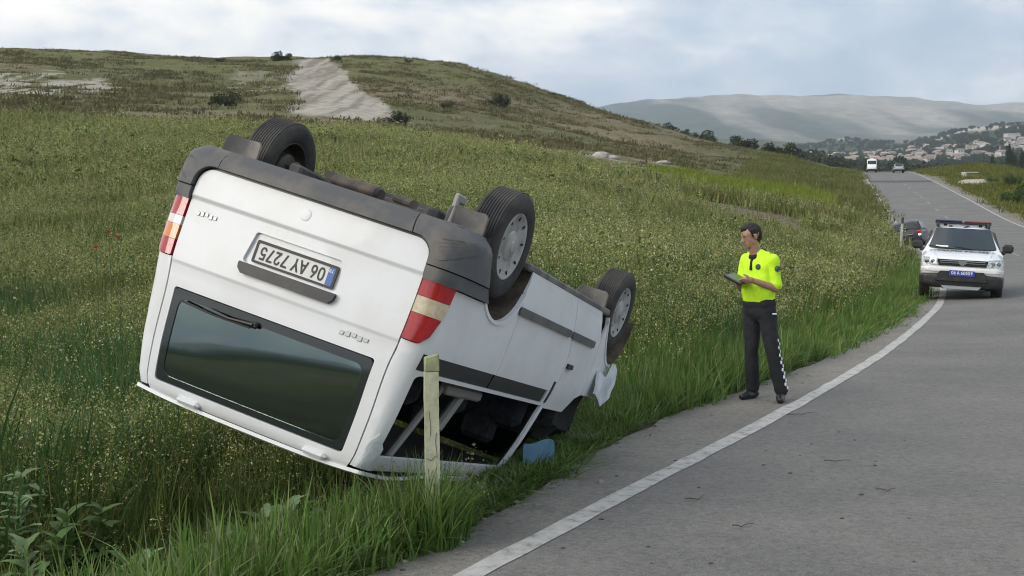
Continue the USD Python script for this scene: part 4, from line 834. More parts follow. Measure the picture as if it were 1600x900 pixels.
# ------------------------------------------------------------------ traffic officer on the shoulder
look('skin', (0.40, 0.235, 0.165), 0.55, c2=(0.33, 0.185, 0.13), scale=14)
look('hair', (0.012, 0.010, 0.009), 0.7)
look('stubble', (0.16, 0.10, 0.08), 0.7)
look('hivis', (0.62, 0.97, 0.022), 0.75, c2=(0.54, 0.88, 0.020), scale=9, detail=5, bump=0.35, bscale=14, bdist=0.02)
look('trousers', (0.008, 0.009, 0.012), 0.85, c2=(0.014, 0.015, 0.019), scale=10, bump=0.4, bscale=13, bdist=0.02)
look('collar', (0.010, 0.011, 0.013), 0.8)
look('reflective', (0.72, 0.73, 0.75), 0.4)
look('badge_green', (0.035, 0.10, 0.05), 0.6)
look('shoe', (0.012, 0.012, 0.013), 0.35)
look('tablet', (0.012, 0.012, 0.014), 0.3)
look('tablet_paper', (0.10, 0.105, 0.115), 0.3, c2=(0.05, 0.05, 0.06), scale=60, lo=0.5, hi=0.55)
OX, OY = 2.535, 13.30
off = thing('person', 'standing in yellow hi-vis shirt and dark trousers, looking down at a held tablet', 'person', mat4(None, (OX, OY, 0.022), 0.98))
Fd = np.array([-0.78, -0.62, 0.0]); Fd /= np.linalg.norm(Fd); Ld = np.array([-Fd[1], Fd[0], 0.0])
if Ld[0] < 0: Ld = -Ld
up = np.array([0, 0, 1.0])
V3 = lambda x, y, z: np.array([x, y, z], float)
hipc, chest, neck = V3(-0.085, 0.0, 0.94), V3(-0.090, 0.0, 1.30), V3(-0.110, 0.0, 1.475)
shL, shR = chest + Ld * 0.168 + up * 0.120, chest - Ld * 0.168 + up * 0.115
elL, wrL = shL + V3(0.045, 0.0, -0.285), V3(-0.215, -0.265, 1.225)
elR, wrR = shR + V3(-0.055, 0.0, -0.275), V3(-0.335, -0.010, 1.205)
hL, hR = hipc + Ld * 0.095 - up * 0.03, hipc - Ld * 0.095 - up * 0.03
kL, kR = V3(0.035, -0.12, 0.50), V3(-0.150, 0.05, 0.50)
aL, aR = V3(0.120, -0.13, 0.095), V3(-0.125, 0.10, 0.095)
headc = V3(-0.185, -0.045, 1.655)
Hd = np.array([-0.95, -0.20, -0.30]); Hd /= np.linalg.norm(Hd); Hl = np.cross(up, Hd); Hl /= np.linalg.norm(Hl); Hu = np.cross(Hd, Hl)
def hp(f, l, u): return headc + Hd * f + Hl * l + Hu * u
skin = [(neck - up * 0.05, 0.062, headc - up * 0.07 - Hd * 0.02, 0.058),
        [(hp(-0.025, 0, 0.035), 0.084), (hp(0.012, 0, 0.035), 0.077)],
        [(hp(0.046, s * 0.030, 0.030), 0.036) for s in (1, -1)] + [(hp(0.038, s * 0.038, -0.022), 0.030) for s in (1, -1)] + [(hp(0.005, s * 0.040, -0.058), 0.026) for s in (1, -1)] + [(hp(0.058, s * 0.013, -0.086), 0.021) for s in (1, -1)],
        [(hp(0.082, 0, 0.014), 0.0085), (hp(0.107, 0, -0.020), 0.0105), (hp(0.090, 0.011, -0.030), 0.009), (hp(0.090, -0.011, -0.030), 0.009)],
        [(hp(0.080, 0.032, 0.024), 0.0085), (hp(0.084, 0.012, 0.022), 0.0085)], [(hp(0.080, -0.032, 0.024), 0.0085), (hp(0.084, -0.012, 0.022), 0.0085)],
        (hp(0.077, 0.013, -0.055), 0.0115, hp(0.077, -0.013, -0.055), 0.0115),
        [(hp(-0.008, s, 0.016), 0.010) for s in (0.080,)] + [(hp(-0.024, 0.090, 0.012), 0.011), (hp(-0.020, 0.086, -0.024), 0.009)], [(hp(-0.008, -0.080, 0.016), 0.010), (hp(-0.024, -0.090, 0.012), 0.011), (hp(-0.020, -0.086, -0.024), 0.009)],
        (chest, 0.10, neck, 0.07), (chest + up * 0.1, 0.08, hipc, 0.09), (hL, 0.07, kL, 0.045), (hR, 0.07, kR, 0.045), (kL, 0.045, aL, 0.036), (kR, 0.045, aR, 0.036), (neck, 0.05, shL, 0.05), (neck, 0.05, shR, 0.05), (hipc, 0.08, hL, 0.07), (hipc, 0.08, hR, 0.07),
        (shL, 0.050, elL, 0.041), (elL, 0.042, wrL, 0.027), (shR, 0.050, elR, 0.041), (elR, 0.042, wrR, 0.027), (aL, 0.034, aL + V3(-0.25, -0.97, 0) * 0.07 - up * 0.055, 0.02), (aR, 0.034, aR + V3(-0.72, -0.69, 0) * 0.07 - up * 0.055, 0.02)]
tabc = V3(-0.345, -0.175, 1.235); tn_ = np.array([0.34, -0.28, 0.90]); tn_ /= np.linalg.norm(tn_); tx_ = np.cross(np.array([0.0, 1.0, 0.0]) * 1.0 + np.array([0.55, 0, 0]), tn_); tx_ /= np.linalg.norm(tx_); ty_ = np.cross(tn_, tx_)
TAB = mat4(np.stack([tx_, ty_, tn_], 1), tabc)
def hand(wr, to, side_dir, under):
    """palm and five fingers closed on the tablet: to = towards the knuckles, under = the side the fingers curl to"""
    to = to / np.linalg.norm(to); sd = side_dir / np.linalg.norm(side_dir); pc_ = wr + to * 0.045; out = []
    kn = [wr + to * 0.088 + sd * o for o in (0.033, 0.011, -0.011, -0.032)]
    for k, o in zip(kn, (0.028, 0.010, -0.010, -0.026)): out.append((wr + sd * o * 0.6, 0.021, k, 0.0125))
    for k, ln in zip(kn, (0.072, 0.080, 0.074, 0.058)):
        m1 = k + to * ln * 0.45 + under * ln * 0.10; m2 = m1 + to * ln * 0.25 + under * ln * 0.32
        out += [(k, 0.0105, m1, 0.0095), (m1, 0.0095, m2, 0.0080)]
    th0 = wr + to * 0.030 + sd * 0.034; th1 = th0 + to * 0.030 + sd * 0.022 - under * 0.012; th2 = th1 + to * 0.032 - under * 0.016
    return out + [(wr, 0.024, th0, 0.015), (th0, 0.014, th1, 0.0115), (th1, 0.0115, th2, 0.009)]
skin += hand(wrL, tabc + tx_ * 0.0 + Fd * 0.02 - wrL - up * 0.03, up * 0.7 + np.array([0, -0.7, 0]), -tn_) + hand(wrR, tabc - wrR - up * 0.035, up * 0.8 - Ld * 0.5, -tn_)
obj('body', bones(skin, 0.012, 6), 'skin', off, True)
hairs = bones([(hp(-0.042, 0, 0.040), 0.080, hp(-0.02, 0, 0.058), 0.079), (hp(-0.03, 0, 0.060), 0.074, hp(0.044, 0, 0.086), 0.040), (hp(0.048, 0.03, 0.088), 0.024, hp(0.052, -0.02, 0.098), 0.024), (hp(-0.060, 0, 0.0), 0.062, hp(-0.062, 0, -0.035), 0.045), *[[(hp(-0.045, s * 0.066, 0.060), 0.026), (hp(0.008, s * 0.060, 0.062), 0.024), (hp(-0.030, s * 0.070, 0.020), 0.019), (hp(0.004, s * 0.072, 0.004), 0.009)] for s in (1, -1)]], 0.014, 4)
hairs.vertices += hairs.vertex_normals * (0.016 * (meshkit.fbm(hairs.vertices * 60, 2, 4) - 0.5))[:, None]
obj('hair', hairs, 'hair', off, True)
for s in (0.030, -0.030):
    obj('eye', ell(hp(0.076, s, 0.004), (0.006, 0.007, 0.004)), 'collar', off); obj('eyebrow', tube([hp(0.087, s * 0.45, 0.026), hp(0.087, s, 0.031), hp(0.074, s * 1.7, 0.024)], 0.0035, 6), 'hair', off)
obj('mouth', tube([hp(0.078, 0.019, -0.056), hp(0.0865, 0, -0.055), hp(0.078, -0.019, -0.056)], 0.0038, 6), 'stubble', off)
# shirt: torso and sleeves
e3 = lambda a, b: (a, b, b)
tor = []
def ring(c, w, d): return [c + Ld * (w - d) , c - Ld * (w - d)], d
def torso(levels):
    out = []
    for (c0, w0, d0), (c1, w1, d1) in zip(levels, levels[1:]):
        s = Manifold.sphere(1.0, 18); H = []
        for c, w, d in ((c0, w0, d0), (c1, w1, d1)):
            for sg in (1, -1): H.append(s.scale((d, d, d)).translate(tuple(c + Ld * sg * (w - d))))
        out.append(Manifold.batch_hull(H))
    return out
lv = [(hipc + up * 0.075, 0.172, 0.118), (hipc + up * 0.16 + Fd * 0.018, 0.180, 0.130), (chest - up * 0.06 + Fd * 0.012, 0.180, 0.122), (chest + up * 0.05, 0.186, 0.114), (chest + up * 0.120, 0.176, 0.082), (neck - up * 0.015, 0.10, 0.066)]
sp = Manifold.sphere(1.0, 16)
def seg(a, ra, b, rb): return Manifold.batch_hull([sp.scale((ra,) * 3).translate(tuple(a)), sp.scale((rb,) * 3).translate(tuple(b))])
shirt = Manifold.batch_boolean(torso(lv) + [seg(shL, 0.066, shL + (elL - shL) * 0.80, 0.060), seg(shR, 0.066, shR + (elR - shR) * 0.80, 0.060), seg(shL + (elL - shL) * 0.78, 0.062, shL + (elL - shL) * 0.86, 0.062), seg(shR + (elR - shR) * 0.78, 0.062, shR + (elR - shR) * 0.86, 0.062)], manifold3d.OpType.Add)
hem = hipc[2] + 0.045
shirt = shirt.trim_by_plane((0, 0, 1), hem).refine_to_length(0.018); st_ = man2tm(shirt); relax(st_, 8)
st_.vertices += st_.vertex_normals * (0.034 * (meshkit.fbm(st_.vertices * [11, 11, 7], 3, 3) - 0.5))[:, None]
obj('shirt', st_, 'hivis', off, True)
tr = Manifold.batch_boolean(torso([(hipc - up * 0.04, 0.182, 0.115), (hipc + up * 0.055, 0.176, 0.116)]) + [seg(hL, 0.098, kL, 0.074), seg(kL, 0.074, aL + up * 0.02, 0.070), seg(hR, 0.098, kR, 0.074), seg(kR, 0.074, aR + up * 0.02, 0.070), seg(hipc - up * 0.02, 0.11, hL, 0.10), seg(hipc - up * 0.02, 0.11, hR, 0.10)], manifold3d.OpType.Add)
tr = tr.trim_by_plane((0, 0, 1), 0.055).refine_to_length(0.022); tm2 = man2tm(tr); relax(tm2, 8)
tm2.vertices += tm2.vertex_normals * (0.026 * (meshkit.fbm(tm2.vertices * [8, 8, 7], 3, 5) - 0.5))[:, None]
trs = obj('trousers', tm2, 'trousers', off, True)
# chequered reflective stripe down the left leg
for k in range(14):
    t = 0.36 + 0.045 * k; P_ = hL + (kL - hL) * min(1, t / 0.5) if t < 0.5 else kL + (aL - kL) * (t - 0.5) / 0.5
    r_ = 0.096 - 0.024 * min(1, t / 0.5); o_ = V3(0.82, -0.57, 0)
    obj('stripe_square', cbox(P_ + o_ * r_ * 0.985 + V3(0.57, 0.82, 0) * (0.013 if k % 2 else -0.013), (0.020, 0.020, 0.034), 0.004), 'reflective', trs)
obj('trouser_label', cbox(hL + V3(0.62, -0.72, 0) * 0.106 - up * 0.03, (0.05, 0.03, 0.016), 0.006), 'reflective', trs)
obj('belt', man2tm(Manifold.batch_boolean(torso([(hipc + up * 0.030, 0.186, 0.128), (hipc + up * 0.045, 0.186, 0.128)]), manifold3d.OpType.Add).trim_by_plane((0, 0, 1), hipc[2] + 0.010).trim_by_plane((0, 0, -1), -(hipc[2] + 0.058)).refine_to_length(0.05)), 'collar', off, 40)
obj('collar', bones([(neck + up * 0.004 + Ld * 0.058, 0.034, neck + up * 0.030 - Fd * 0.060, 0.032), (neck + up * 0.004 - Ld * 0.058, 0.034, neck + up * 0.030 - Fd * 0.060, 0.032), (neck - up * 0.03 + Fd * 0.072 + Ld * 0.02, 0.024, neck + Ld * 0.060 + up * 0.004, 0.032), (neck - up * 0.03 + Fd * 0.072 - Ld * 0.02, 0.024, neck - Ld * 0.060 + up * 0.004, 0.032), (neck - up * 0.02 + Fd * 0.070, 0.018, chest + up * 0.03 + Fd * 0.124, 0.016)], 0.014, 4), 'collar', off, True)
obj('collar_band', tube([neck + Ld * 0.074 * math.cos(a) + Fd * (0.068 * math.sin(a) - 0.006) + up * (0.010 - 0.026 * math.sin(a)) for a in np.linspace(0, 2 * math.pi, 25)], 0.021, 8, False), 'collar', off, 60)
for p_, r_, nn in ((chest + Ld * 0.085 + Fd * 0.118 + up * 0.05, 0.030, Fd), (shL + (elL - shL) * 0.30 + (Ld * 0.8 + V3(0.1, -0.45, 0)) * 0.060, 0.030, Ld)):
    nn = nn / np.linalg.norm(nn); a_ = np.cross(up, nn); obj('badge', xf(lathe([(0, 0.010), (r_ * 0.8, 0.009), (r_, 0.0), (r_, -0.02)][::-1], 20, 'z'), mat4(np.stack([a_, up, nn], 1), p_)), 'badge_green', off)
obj('shoulder_patch', cbox(shL + up * 0.056 - Ld * 0.04, (0.12, 0.05, 0.03), 0.012), 'collar', off)
for a_, toe in ((aL, V3(-0.25, -0.97, 0)), (aR, V3(-0.72, -0.69, 0))):
    toe = toe / np.linalg.norm(toe); b_ = V3(a_[0], a_[1], 0)
    sh_ = bones([(b_ + up * 0.075, 0.050, b_ - toe * 0.045 + up * 0.042, 0.040), (b_ - toe * 0.045 + up * 0.040, 0.038, b_ + toe * 0.10 + up * 0.044, 0.046), (b_ + toe * 0.10 + up * 0.040, 0.046, b_ + toe * 0.175 + up * 0.030, 0.034)], 0.02, 4); sh_.vertices[:, 2] = np.maximum(sh_.vertices[:, 2], 0.0)
    obj('shoe', sh_, 'shoe', off, True)
tb = thing('tablet', 'black tablet held in the officer\'s hands', 'tablet', mat4(None, (OX, OY, 0.022), 0.98) @ TAB)
obj('case', cbox([0, 0, 0], [0.20, 0.27, 0.022], 0.008), 'tablet', tb); obj('screen', cbox([0, 0, 0.0105], [0.165, 0.215, 0.004], 0.0015), 'tablet_paper', tb)

# ------------------------------------------------------------------ roadside posts and litter
look('old_post', (0.46, 0.46, 0.33), 0.8, c2=(0.33, 0.34, 0.22), scale=9, detail=8, lo=0.42, hi=0.62, bump=0.5, bscale=25)
look('post_top', (0.34, 0.36, 0.20), 0.85, c2=(0.22, 0.22, 0.13), scale=14, detail=6)
look('post_crack', (0.06, 0.055, 0.035), 0.9)
look('post_white', (0.52, 0.52, 0.50), 0.7, c2=(0.40, 0.40, 0.38), scale=6)
look('post_dark', (0.05, 0.05, 0.06), 0.7)
GX, GY = -0.434, 7.38
gp = thing('marker_post', 'tall cracked yellowish marker post standing before the overturned van', 'post', mat4(rotz(0.18) @ roty(-0.012), (GX, GY, float(ground_z(GX, GY)) - 0.15)))
gz = 1.86 - (553 - 335) / 2100 * GY - (float(ground_z(GX, GY)) - 0.15)
main = trimesh.creation.box([0.078, 0.055, gz - 0.10]); main.apply_translation([0, 0, (gz - 0.10) / 2]); vv, ff = trimesh.remesh.subdivide_to_size(main.vertices, main.faces, 0.03); main = TM(vv, ff); main.merge_vertices(); main.vertices += 0.008 * (meshkit.fbm(main.vertices * [20, 20, 9], 3, 2) - 0.5)[:, None] * [1, 1, 0]
obj('shaft', main, 'old_post', gp, 30)
tp = cbox([0.004, 0, gz - 0.055], [0.080, 0.057, 0.09], 0.006); tp.vertices[:, 2] += 0.25 * tp.vertices[:, 0] * (tp.vertices[:, 2] > gz - 0.05); obj('top', tp, 'post_top', gp)
for x0, z0, z1 in ((-0.012, 0.78, 0.92), (0.020, 0.66, 0.80), (-0.022, 0.52, 0.60), (0.01, 0.50, 0.56)):
    zz = np.linspace(z0, z1, 7); obj('crack', tube(np.stack([x0 + 0.003 * np.sin(zz * 40), np.full(7, -0.0290), zz], 1), 0.0014, 4), 'post_crack', gp)
obj('crack', tube([[-0.036, -0.029, 0.66], [-0.01, -0.029, 0.645], [0.015, -0.029, 0.672]], 0.0014, 4), 'post_crack', gp)
for (u, vb, vt, d, lean, wd, label) in ((1406, 398, 336, 56, 0.06, 0.09, 'pale guide post leaning beside the dark car'), (1397, 372, 338, 74, 0.0, 0.08, 'thin guide post beyond the dark car')):
    b = _unpix(u, vb, d); hgt = (vb - vt) / F_PX * d
    g2 = thing('guide_post', label, 'post', mat4(roty(lean), b - [0, 0, 0.1]))
    obj('shaft', cbox([0, 0, hgt * 0.42], [wd, wd * 0.8, hgt * 0.84 + 0.1], 0.012), 'post_white', g2); obj('band', cbox([0, 0, hgt * 0.92], [wd * 1.02, wd * 0.82, hgt * 0.17], 0.012), 'post_dark', g2)

look('twig', (0.085, 0.072, 0.056), 0.9); look('clod', (0.085, 0.075, 0.062), 0.95)
def rz(x, y): s, st = lateral(np.array(x), np.array(y)); return float(road_z(s, st)) + 0.021
for u, v, ln, a, lb in ((1088, 790, 0.16, 0.5, 'dark twig lying across the road beyond a small clod'), (1253, 654, 0.32, 0.25, 'long bent twig near the edge line beside the person'), (1306, 730, 0.2, 0.0, 'straight dark twig lying mid road'), (1385, 777, 0.14, 0.1, 'short twig lying far out on the road'), (1160, 835, 0.14, 0.1, 'thin twig nearest the lower edge of the road')):
    x, y, _ = ground_pt = _unpix(u, v, 1860 * 0 + 1.86 * F_PX / (v - 335)); c = math.cos(a); s = math.sin(a)
    P = [[x + t * ln * c * 1.0 + 0.010 * math.sin(6 * t + u), y + t * ln * s * 1.8 + 0.015 * math.sin(5 * t + v), rz(x, y) + 0.008 + 0.012 * abs(math.sin(4 * t))] for t in np.linspace(-0.5, 0.5, 9)]
    tw = thing('twig', lb, 'twig'); obj('stem', tube(P, np.linspace(0.0045, 0.0022, 9), 6), 'twig', tw)
for u, v in ((1092, 770), (1268, 700), (1193, 734), (1250, 719), (1367, 735), (1310, 681), (1413, 695), (1315, 820), (1248, 868), (1013, 866), (1420, 820), (1196, 711), (1335, 694), (1235, 747), (1368, 728), (1428, 890), (1110, 893), (940, 822), (880, 868), (1055, 727), (1345, 782), (1018, 893)):
    x, y, _ = _unpix(u, v, 1.86 * F_PX / (v - 335)); r = random.uniform(0.005, 0.011)
    m = trimesh.creation.icosphere(1, r); m.vertices *= [1.7, 1.3, 0.55]; m.vertices += 0.5 * r * (meshkit.noise(m.vertices * 60 + u) - 0.5)[:, None]; m.apply_translation([x, y, rz(x, y) + r * 0.3])
    obj('clod', m, 'clod', None, False, 'small dark clod of earth lying on the grey asphalt', 'clod', 'earth clods scattered on the road')

bs = panel(rrect(-0.16, -0.12, 0.16, 0.12, 0.03), lambda u, v: np.stack([u, 0.05 * np.sin(9 * u) + 0.25 * v, v + 0.02 * np.sin(14 * u)], -1), 0.006, 0.03)
_b = _unpix(842, 716, 9.75); b_ = thing('plastic_sheet', 'torn blue plastic sheet hanging by the front door of the overturned van', 'sheet', mat4(rotz(0.5) @ roty(0.15), _b))
obj('sheet', bs, 'blue_plastic', b_); obj('torn_strip', panel(rrect(-0.10, -0.02, 0.10, 0.02, 0.008), lambda u, v: np.stack([u + 0.02, -0.03 + 0.05 * np.sin(12 * u), v - 0.10], -1), 0.005, 0.03), 'crushed_white', b_)

# ------------------------------------------------------------------ vegetation
def leafy(name, rough=0.6, trans=0.30, rnd=0.22):
    look(name, (0.1, 0.1, 0.05), rough, attr=True, trans=trans, rnd=rnd, spec=0.25)
leafy('grass_blades'); leafy('lush_blades', 0.5, 0.32, 0.18); leafy('weed_leaves', 0.55, 0.25, 0.14); leafy('scrub', 0.9, 0.15, 0.25); leafy('crown_leaves', 0.7, 0.25, 0.12)
def blades(r_, n, rad, h0, h1, w, bend, cols, seg=3, spread=1.0):
    """n grass blades as tapering strips; returns (V, F, C)"""
    a = r_.uniform(0, 2 * np.pi, n); rr = rad * np.sqrt(r_.uniform(0, 1, n)); base = np.stack([rr * np.cos(a), rr * np.sin(a), np.full(n, -0.04)], 1)
    h = r_.uniform(h0, h1, n); dirn = a + r_.normal(0, 1.1, n); D = np.stack([np.cos(dirn), np.sin(dirn), 0 * dirn], 1); S = np.stack([-D[:, 1], D[:, 0], 0 * dirn], 1)
    tw = r_.uniform(-0.9, 0.9, n)[:, None]; S = S * np.cos(tw) + D * np.sin(tw); b = np.abs(r_.normal(0, 1, n)) * bend + 0.08 * spread
    V, m = [], seg + 1
    for k in range(m):
        t = k / seg; ctr = base + D * (h * b * t ** 1.8)[:, None]; ctr[:, 2] += h * (t - 0.42 * np.minimum(b, 1.3) * t ** 2.4); ww = w * r_.uniform(0.7, 1.3, n) * (1 - t) ** 0.7 if k < seg else np.zeros(n)
        V += [ctr - S * ww[:, None] / 2, ctr + S * ww[:, None] / 2] if k < seg else [ctr]
    V = np.stack(V, 1); k = V.shape[1]; Fc = []
    for j in range(seg - 1): Fc += [[2 * j, 2 * j + 1, 2 * j + 3], [2 * j, 2 * j + 3, 2 * j + 2]]
    Fc += [[2 * seg - 2, 2 * seg - 1, 2 * seg]]
    F_ = (np.array(Fc)[None] + (np.arange(n) * k)[:, None, None]).reshape(-1, 3); C = np.array(cols)[r_.integers(0, len(cols), n)] * r_.uniform(0.75, 1.25, (n, 1))
    return V.reshape(-1, 3), F_, np.repeat(C, k, 0)
def dots(r_, P, size, cols):
    """small four-faced heads at the points P"""
    n = len(P); s = size * r_.uniform(0.6, 1.35, n); q = r_.normal(size=(n, 4, 3)); q /= np.linalg.norm(q, axis=2)[:, :, None]
    V = (P[:, None] + q * s[:, None, None]).reshape(-1, 3); F_ = (np.array([[0, 1, 2], [0, 3, 1], [1, 3, 2], [2, 3, 0]])[None] + (np.arange(n) * 4)[:, None, None]).reshape(-1, 3)
    return V, F_, np.repeat(np.array(cols)[r_.integers(0, len(cols), n)] * r_.uniform(0.8, 1.2, (n, 1)), 4, 0)
def join(parts):
    V, F_, C, k = [], [], [], 0
    for v, f, c in parts: V.append(v); F_.append(f + k); C.append(c); k += len(v)
    return np.vstack(V), np.vstack(F_), np.vstack(C)
G_DARK = [(0.048, 0.095, 0.020), (0.064, 0.118, 0.026), (0.084, 0.128, 0.032), (0.108, 0.140, 0.040)]
G_OLIVE = [(0.155, 0.180, 0.046), (0.195, 0.205, 0.064), (0.115, 0.155, 0.036), (0.230, 0.215, 0.090), (0.250, 0.220, 0.125)]
G_LUSH = [(0.095, 0.180, 0.032), (0.120, 0.210, 0.040), (0.075, 0.150, 0.028), (0.165, 0.235, 0.065), (0.205, 0.240, 0.105)]
HEADS = [(0.36, 0.38, 0.12), (0.48, 0.47, 0.20), (0.26, 0.31, 0.09), (0.55, 0.53, 0.32), (0.20, 0.26, 0.075)]
def stems(r_, n, rad, h0, h1, nd, size, heads=HEADS, stem=G_OLIVE, w=0.0045):
    v, f, c = blades(r_, n, rad, h0, h1, w, 0.16, stem, 3)
    tips = v.reshape(n, -1, 3); P = []
    for k in range(n):
        lo, hi = tips[k, 2], tips[k, -1]
        for j in range(nd):
            t = r_.uniform(0.35, 1.05); P.append(lo + (hi - lo) * t + r_.normal(0, 0.045, 3) * (1.15 - 0.6 * t))
    L_ = []
    for k in range(n):
        lo, hi = tips[k, 0], tips[k, -1]
        for j in range(7): L_.append(lo + (hi - lo) * r_.uniform(0.1, 0.8) + r_.normal(0, 0.03, 3))
    lv, lf, lc = dots(r_, np.array(L_), size * 2.6, G_DARK); k4 = np.arange(len(lv)) % 4 < 3; lv, lc = lv[k4], lc[k4]
    return join([(v, f, c), dots(r_, np.array(P), size, heads), (lv, np.arange(len(lv)).reshape(-1, 3), lc)])
def instancer(name, protos, mt, pts, scale, rz_, tilt, which, label, cat, group=None):
    """a scattering nobody could count, as one object of kind stuff"""
    pi = UsdGeom.PointInstancer.Define(stage, numbered('/World', name)); tag(pi, label, cat, group, 'stuff'); paths = []
    for k, (v, f, c) in enumerate(protos):
        m = obj('tuft', TM(v, f), mt, pi.GetPrim(), False, col=c); paths.append(m.GetPath())
    pi.CreatePrototypesRel().SetTargets(paths)
    pi.CreatePositionsAttr(Vt.Vec3fArray.FromNumpy(np.asarray(pts, np.float32))); pi.CreateProtoIndicesAttr(Vt.IntArray.FromNumpy(np.asarray(which, np.int32)))
    pi.CreateScalesAttr(Vt.Vec3fArray.FromNumpy(np.asarray(scale, np.float32)))
    h = rz_ / 2; q = np.stack([np.cos(h), tilt[:, 0], tilt[:, 1], np.sin(h)], 1); q /= np.linalg.norm(q, axis=1)[:, None]
    pi.CreateOrientationsAttr(Vt.QuathArray([Gf.Quath(*map(float, x)) for x in q]))
def scatter(n, d0, d1, a0, a1, keep, seed, power=2.0):
    r_ = np.random.default_rng(seed); d = (r_.uniform(d0 ** power, d1 ** power, n)) ** (1 / power); a = np.radians(r_.uniform(a0, a1, n)); x, y = np.sin(a) * d, np.cos(a) * d
    s, st = lateral(x, y); P = np.stack([x, y, 0 * x], -1); k = keep(x, y, s, st, d, P, r_); x, y, d, s, st = x[k], y[k], d[k], s[k], st[k]
    return np.stack([x, y, ground_z(x, y)], 1), d, s, st, r_
VM = np.linalg.inv(VAN_M)
def under_van(x, y):
    """inside the plan outline of the overturned van (its footprint near the ground)"""
    z = np.zeros_like(x) + 0.15; L_ = (VM[:3, :3] @ np.stack([x, y, z]) + VM[:3, 3:4]); return (L_[0] > -0.70) & (L_[0] < 3.5) & (np.abs(L_[1]) < 0.80)
def put(name, protos, mt, data, s0, s1, label, cat, grow=0.0, hz=None):
    P, d, s, st, r_ = data; n = len(P); sc = r_.uniform(s0, s1, n) * (1 + grow * d) * (0.72 + 0.62 * meshkit.fbm(P * [1, 1, 0] / 1.9, 3, 77)) * np.where(r_.random(n) < 0.08, 1.25, 1); S3 = np.stack([sc, sc, sc * r_.uniform(0.85, 1.15, n) * (1 if hz is None else hz(P, d, s, st))], 1)
    instancer(name, protos, mt, P, S3, r_.uniform(0, 2 * np.pi, n), r_.normal(0, 0.05, (n, 2)), r_.integers(0, len(protos), n), label, cat)
def at_px(u, v, d): x = (u - 800) / F_PX * d; return x, d
R = lambda k: np.random.default_rng(k)
def height_cut(P, d, s, st):
    return height_van(P, d, s, st) * (0.34 + 0.66 * ramp(d - 0.10 * np.maximum(-s - 3, 0), 8.8, 10.4))
def height_van(P, d, s, st):
    """shorter where the van presses it down, and on the edge of the asphalt"""
    h = np.ones(len(P)); h[under_van(P[:, 0], P[:, 1])] = 0.16; return h * np.clip(0.45 + 0.55 * (-s - 0.5) / 1.2, 0.45, 1.0)
leftfield = lambda x, y, s, st, d, P, r_: (smooth_blob(x, y, *pt(1140, 298, 84), 13, 10, 0.2, 71) < 0.5) & (s < -1.2 - 0.3 * (st > 8) - 0.5 * r_.random(len(x))) & (d < 84 + 8 * (meshkit.fbm(P / 6, 3, 4) - 0.5)) & (smooth_blob(x, y, *pt(1160, 331, 57), 3.8, 9.5, -0.1, 72) < 0.5)
def dens(p0, p1, cell, seed): return lambda x, y, s, st, d, P, r_: leftfield(x, y, s, st, d, P, r_) & (r_.random(len(x)) < p0 + (p1 - p0) * ramp(meshkit.fbm(P / cell, 3, seed), 0.36, 0.62))
tuft = [blades(R(100 + k), 46, 0.26, 0.22, 0.58, 0.011, 0.34, G_DARK + G_OLIVE[:2]) for k in range(5)]
put('field_grass', tuft, 'grass_blades', scatter(5200, 5.5, 17, -30, 20, dens(0.9, 1, 2, 5), 201), 0.75, 1.2, 'rough green grass filling the sloping field', 'grass', hz=height_cut)
tuft2 = [blades(R(120 + k), 40, 0.50, 0.25, 0.62, 0.020, 0.32, G_DARK + G_OLIVE) for k in range(5)]
put('field_grass', tuft2, 'grass_blades', scatter(15000, 16, 45, -26, 20, dens(0.85, 1, 3, 6), 202), 0.8, 1.25, 'rough olive grass on the middle of the sloping field', 'grass', hz=height_cut)
dk = [blades(R(130 + k), 44, 0.45, 0.30, 0.75, 0.016, 0.25, [(0.036, 0.088, 0.022), (0.048, 0.108, 0.028), (0.060, 0.125, 0.036)]) for k in range(4)]
put('tall_green_weeds', dk, 'lush_blades', scatter(7000, 10, 40, -26, 12, lambda x, y, s, st, d, P, r_: leftfield(x, y, s, st, d, P, r_) & (meshkit.fbm(P / 5.5, 3, 24) > 0.53), 204), 0.8, 1.35, 'patches of taller dark green weeds in the field', 'weeds', hz=height_cut)
tuft3 = [blades(R(140 + k), 34, 0.9, 0.25, 0.60, 0.045, 0.30, [tuple(1.15 * c for c in g) for g in G_OLIVE] + G_DARK[2:3]) for k in range(4)]
put('field_grass', tuft3, 'grass_blades', scatter(15000, 42, 92, -25, 17, dens(0.8, 1, 4, 7), 203), 0.8, 1.25, 'distant yellowish grass along the top of the field', 'grass')
fl1 = [stems(R(160 + k), 15, 0.34, 0.45, 0.85, 9, 0.0095) for k in range(5)]
put('flowering_weeds', fl1, 'grass_blades', scatter(4200, 9.2, 20, -30, 17, lambda x, y, s, st, d, P, r_: dens(0.05, 1, 3.5, 8)(x, y, s, st, d, P, r_) & (r_.random(len(x)) < 0.25 + 0.75 * ramp(d, 10, 14)), 211), 0.75, 1.15, 'tall weeds with pale yellow seed heads in the near field', 'weeds', hz=height_cut)
fl2 = [stems(R(170 + k), 16, 0.55, 0.45, 0.85, 13, 0.014, w=0.009) for k in range(5)]
put('flowering_weeds', fl2, 'grass_blades', scatter(9500, 19, 50, -26, 17, dens(0.05, 1, 6.5, 9), 212), 0.8, 1.2, 'pale yellow flowering weeds on the middle slope', 'weeds', hz=height_cut)
fl3 = [stems(R(180 + k), 16, 1.0, 0.40, 0.80, 17, 0.024, w=0.02) for k in range(4)]
put('flowering_weeds', fl3, 'grass_blades', scatter(8000, 48, 90, -25, 16, dens(0.2, 1, 9, 10), 213), 0.8, 1.2, 'yellowish flowering weeds near the crest of the field', 'weeds')
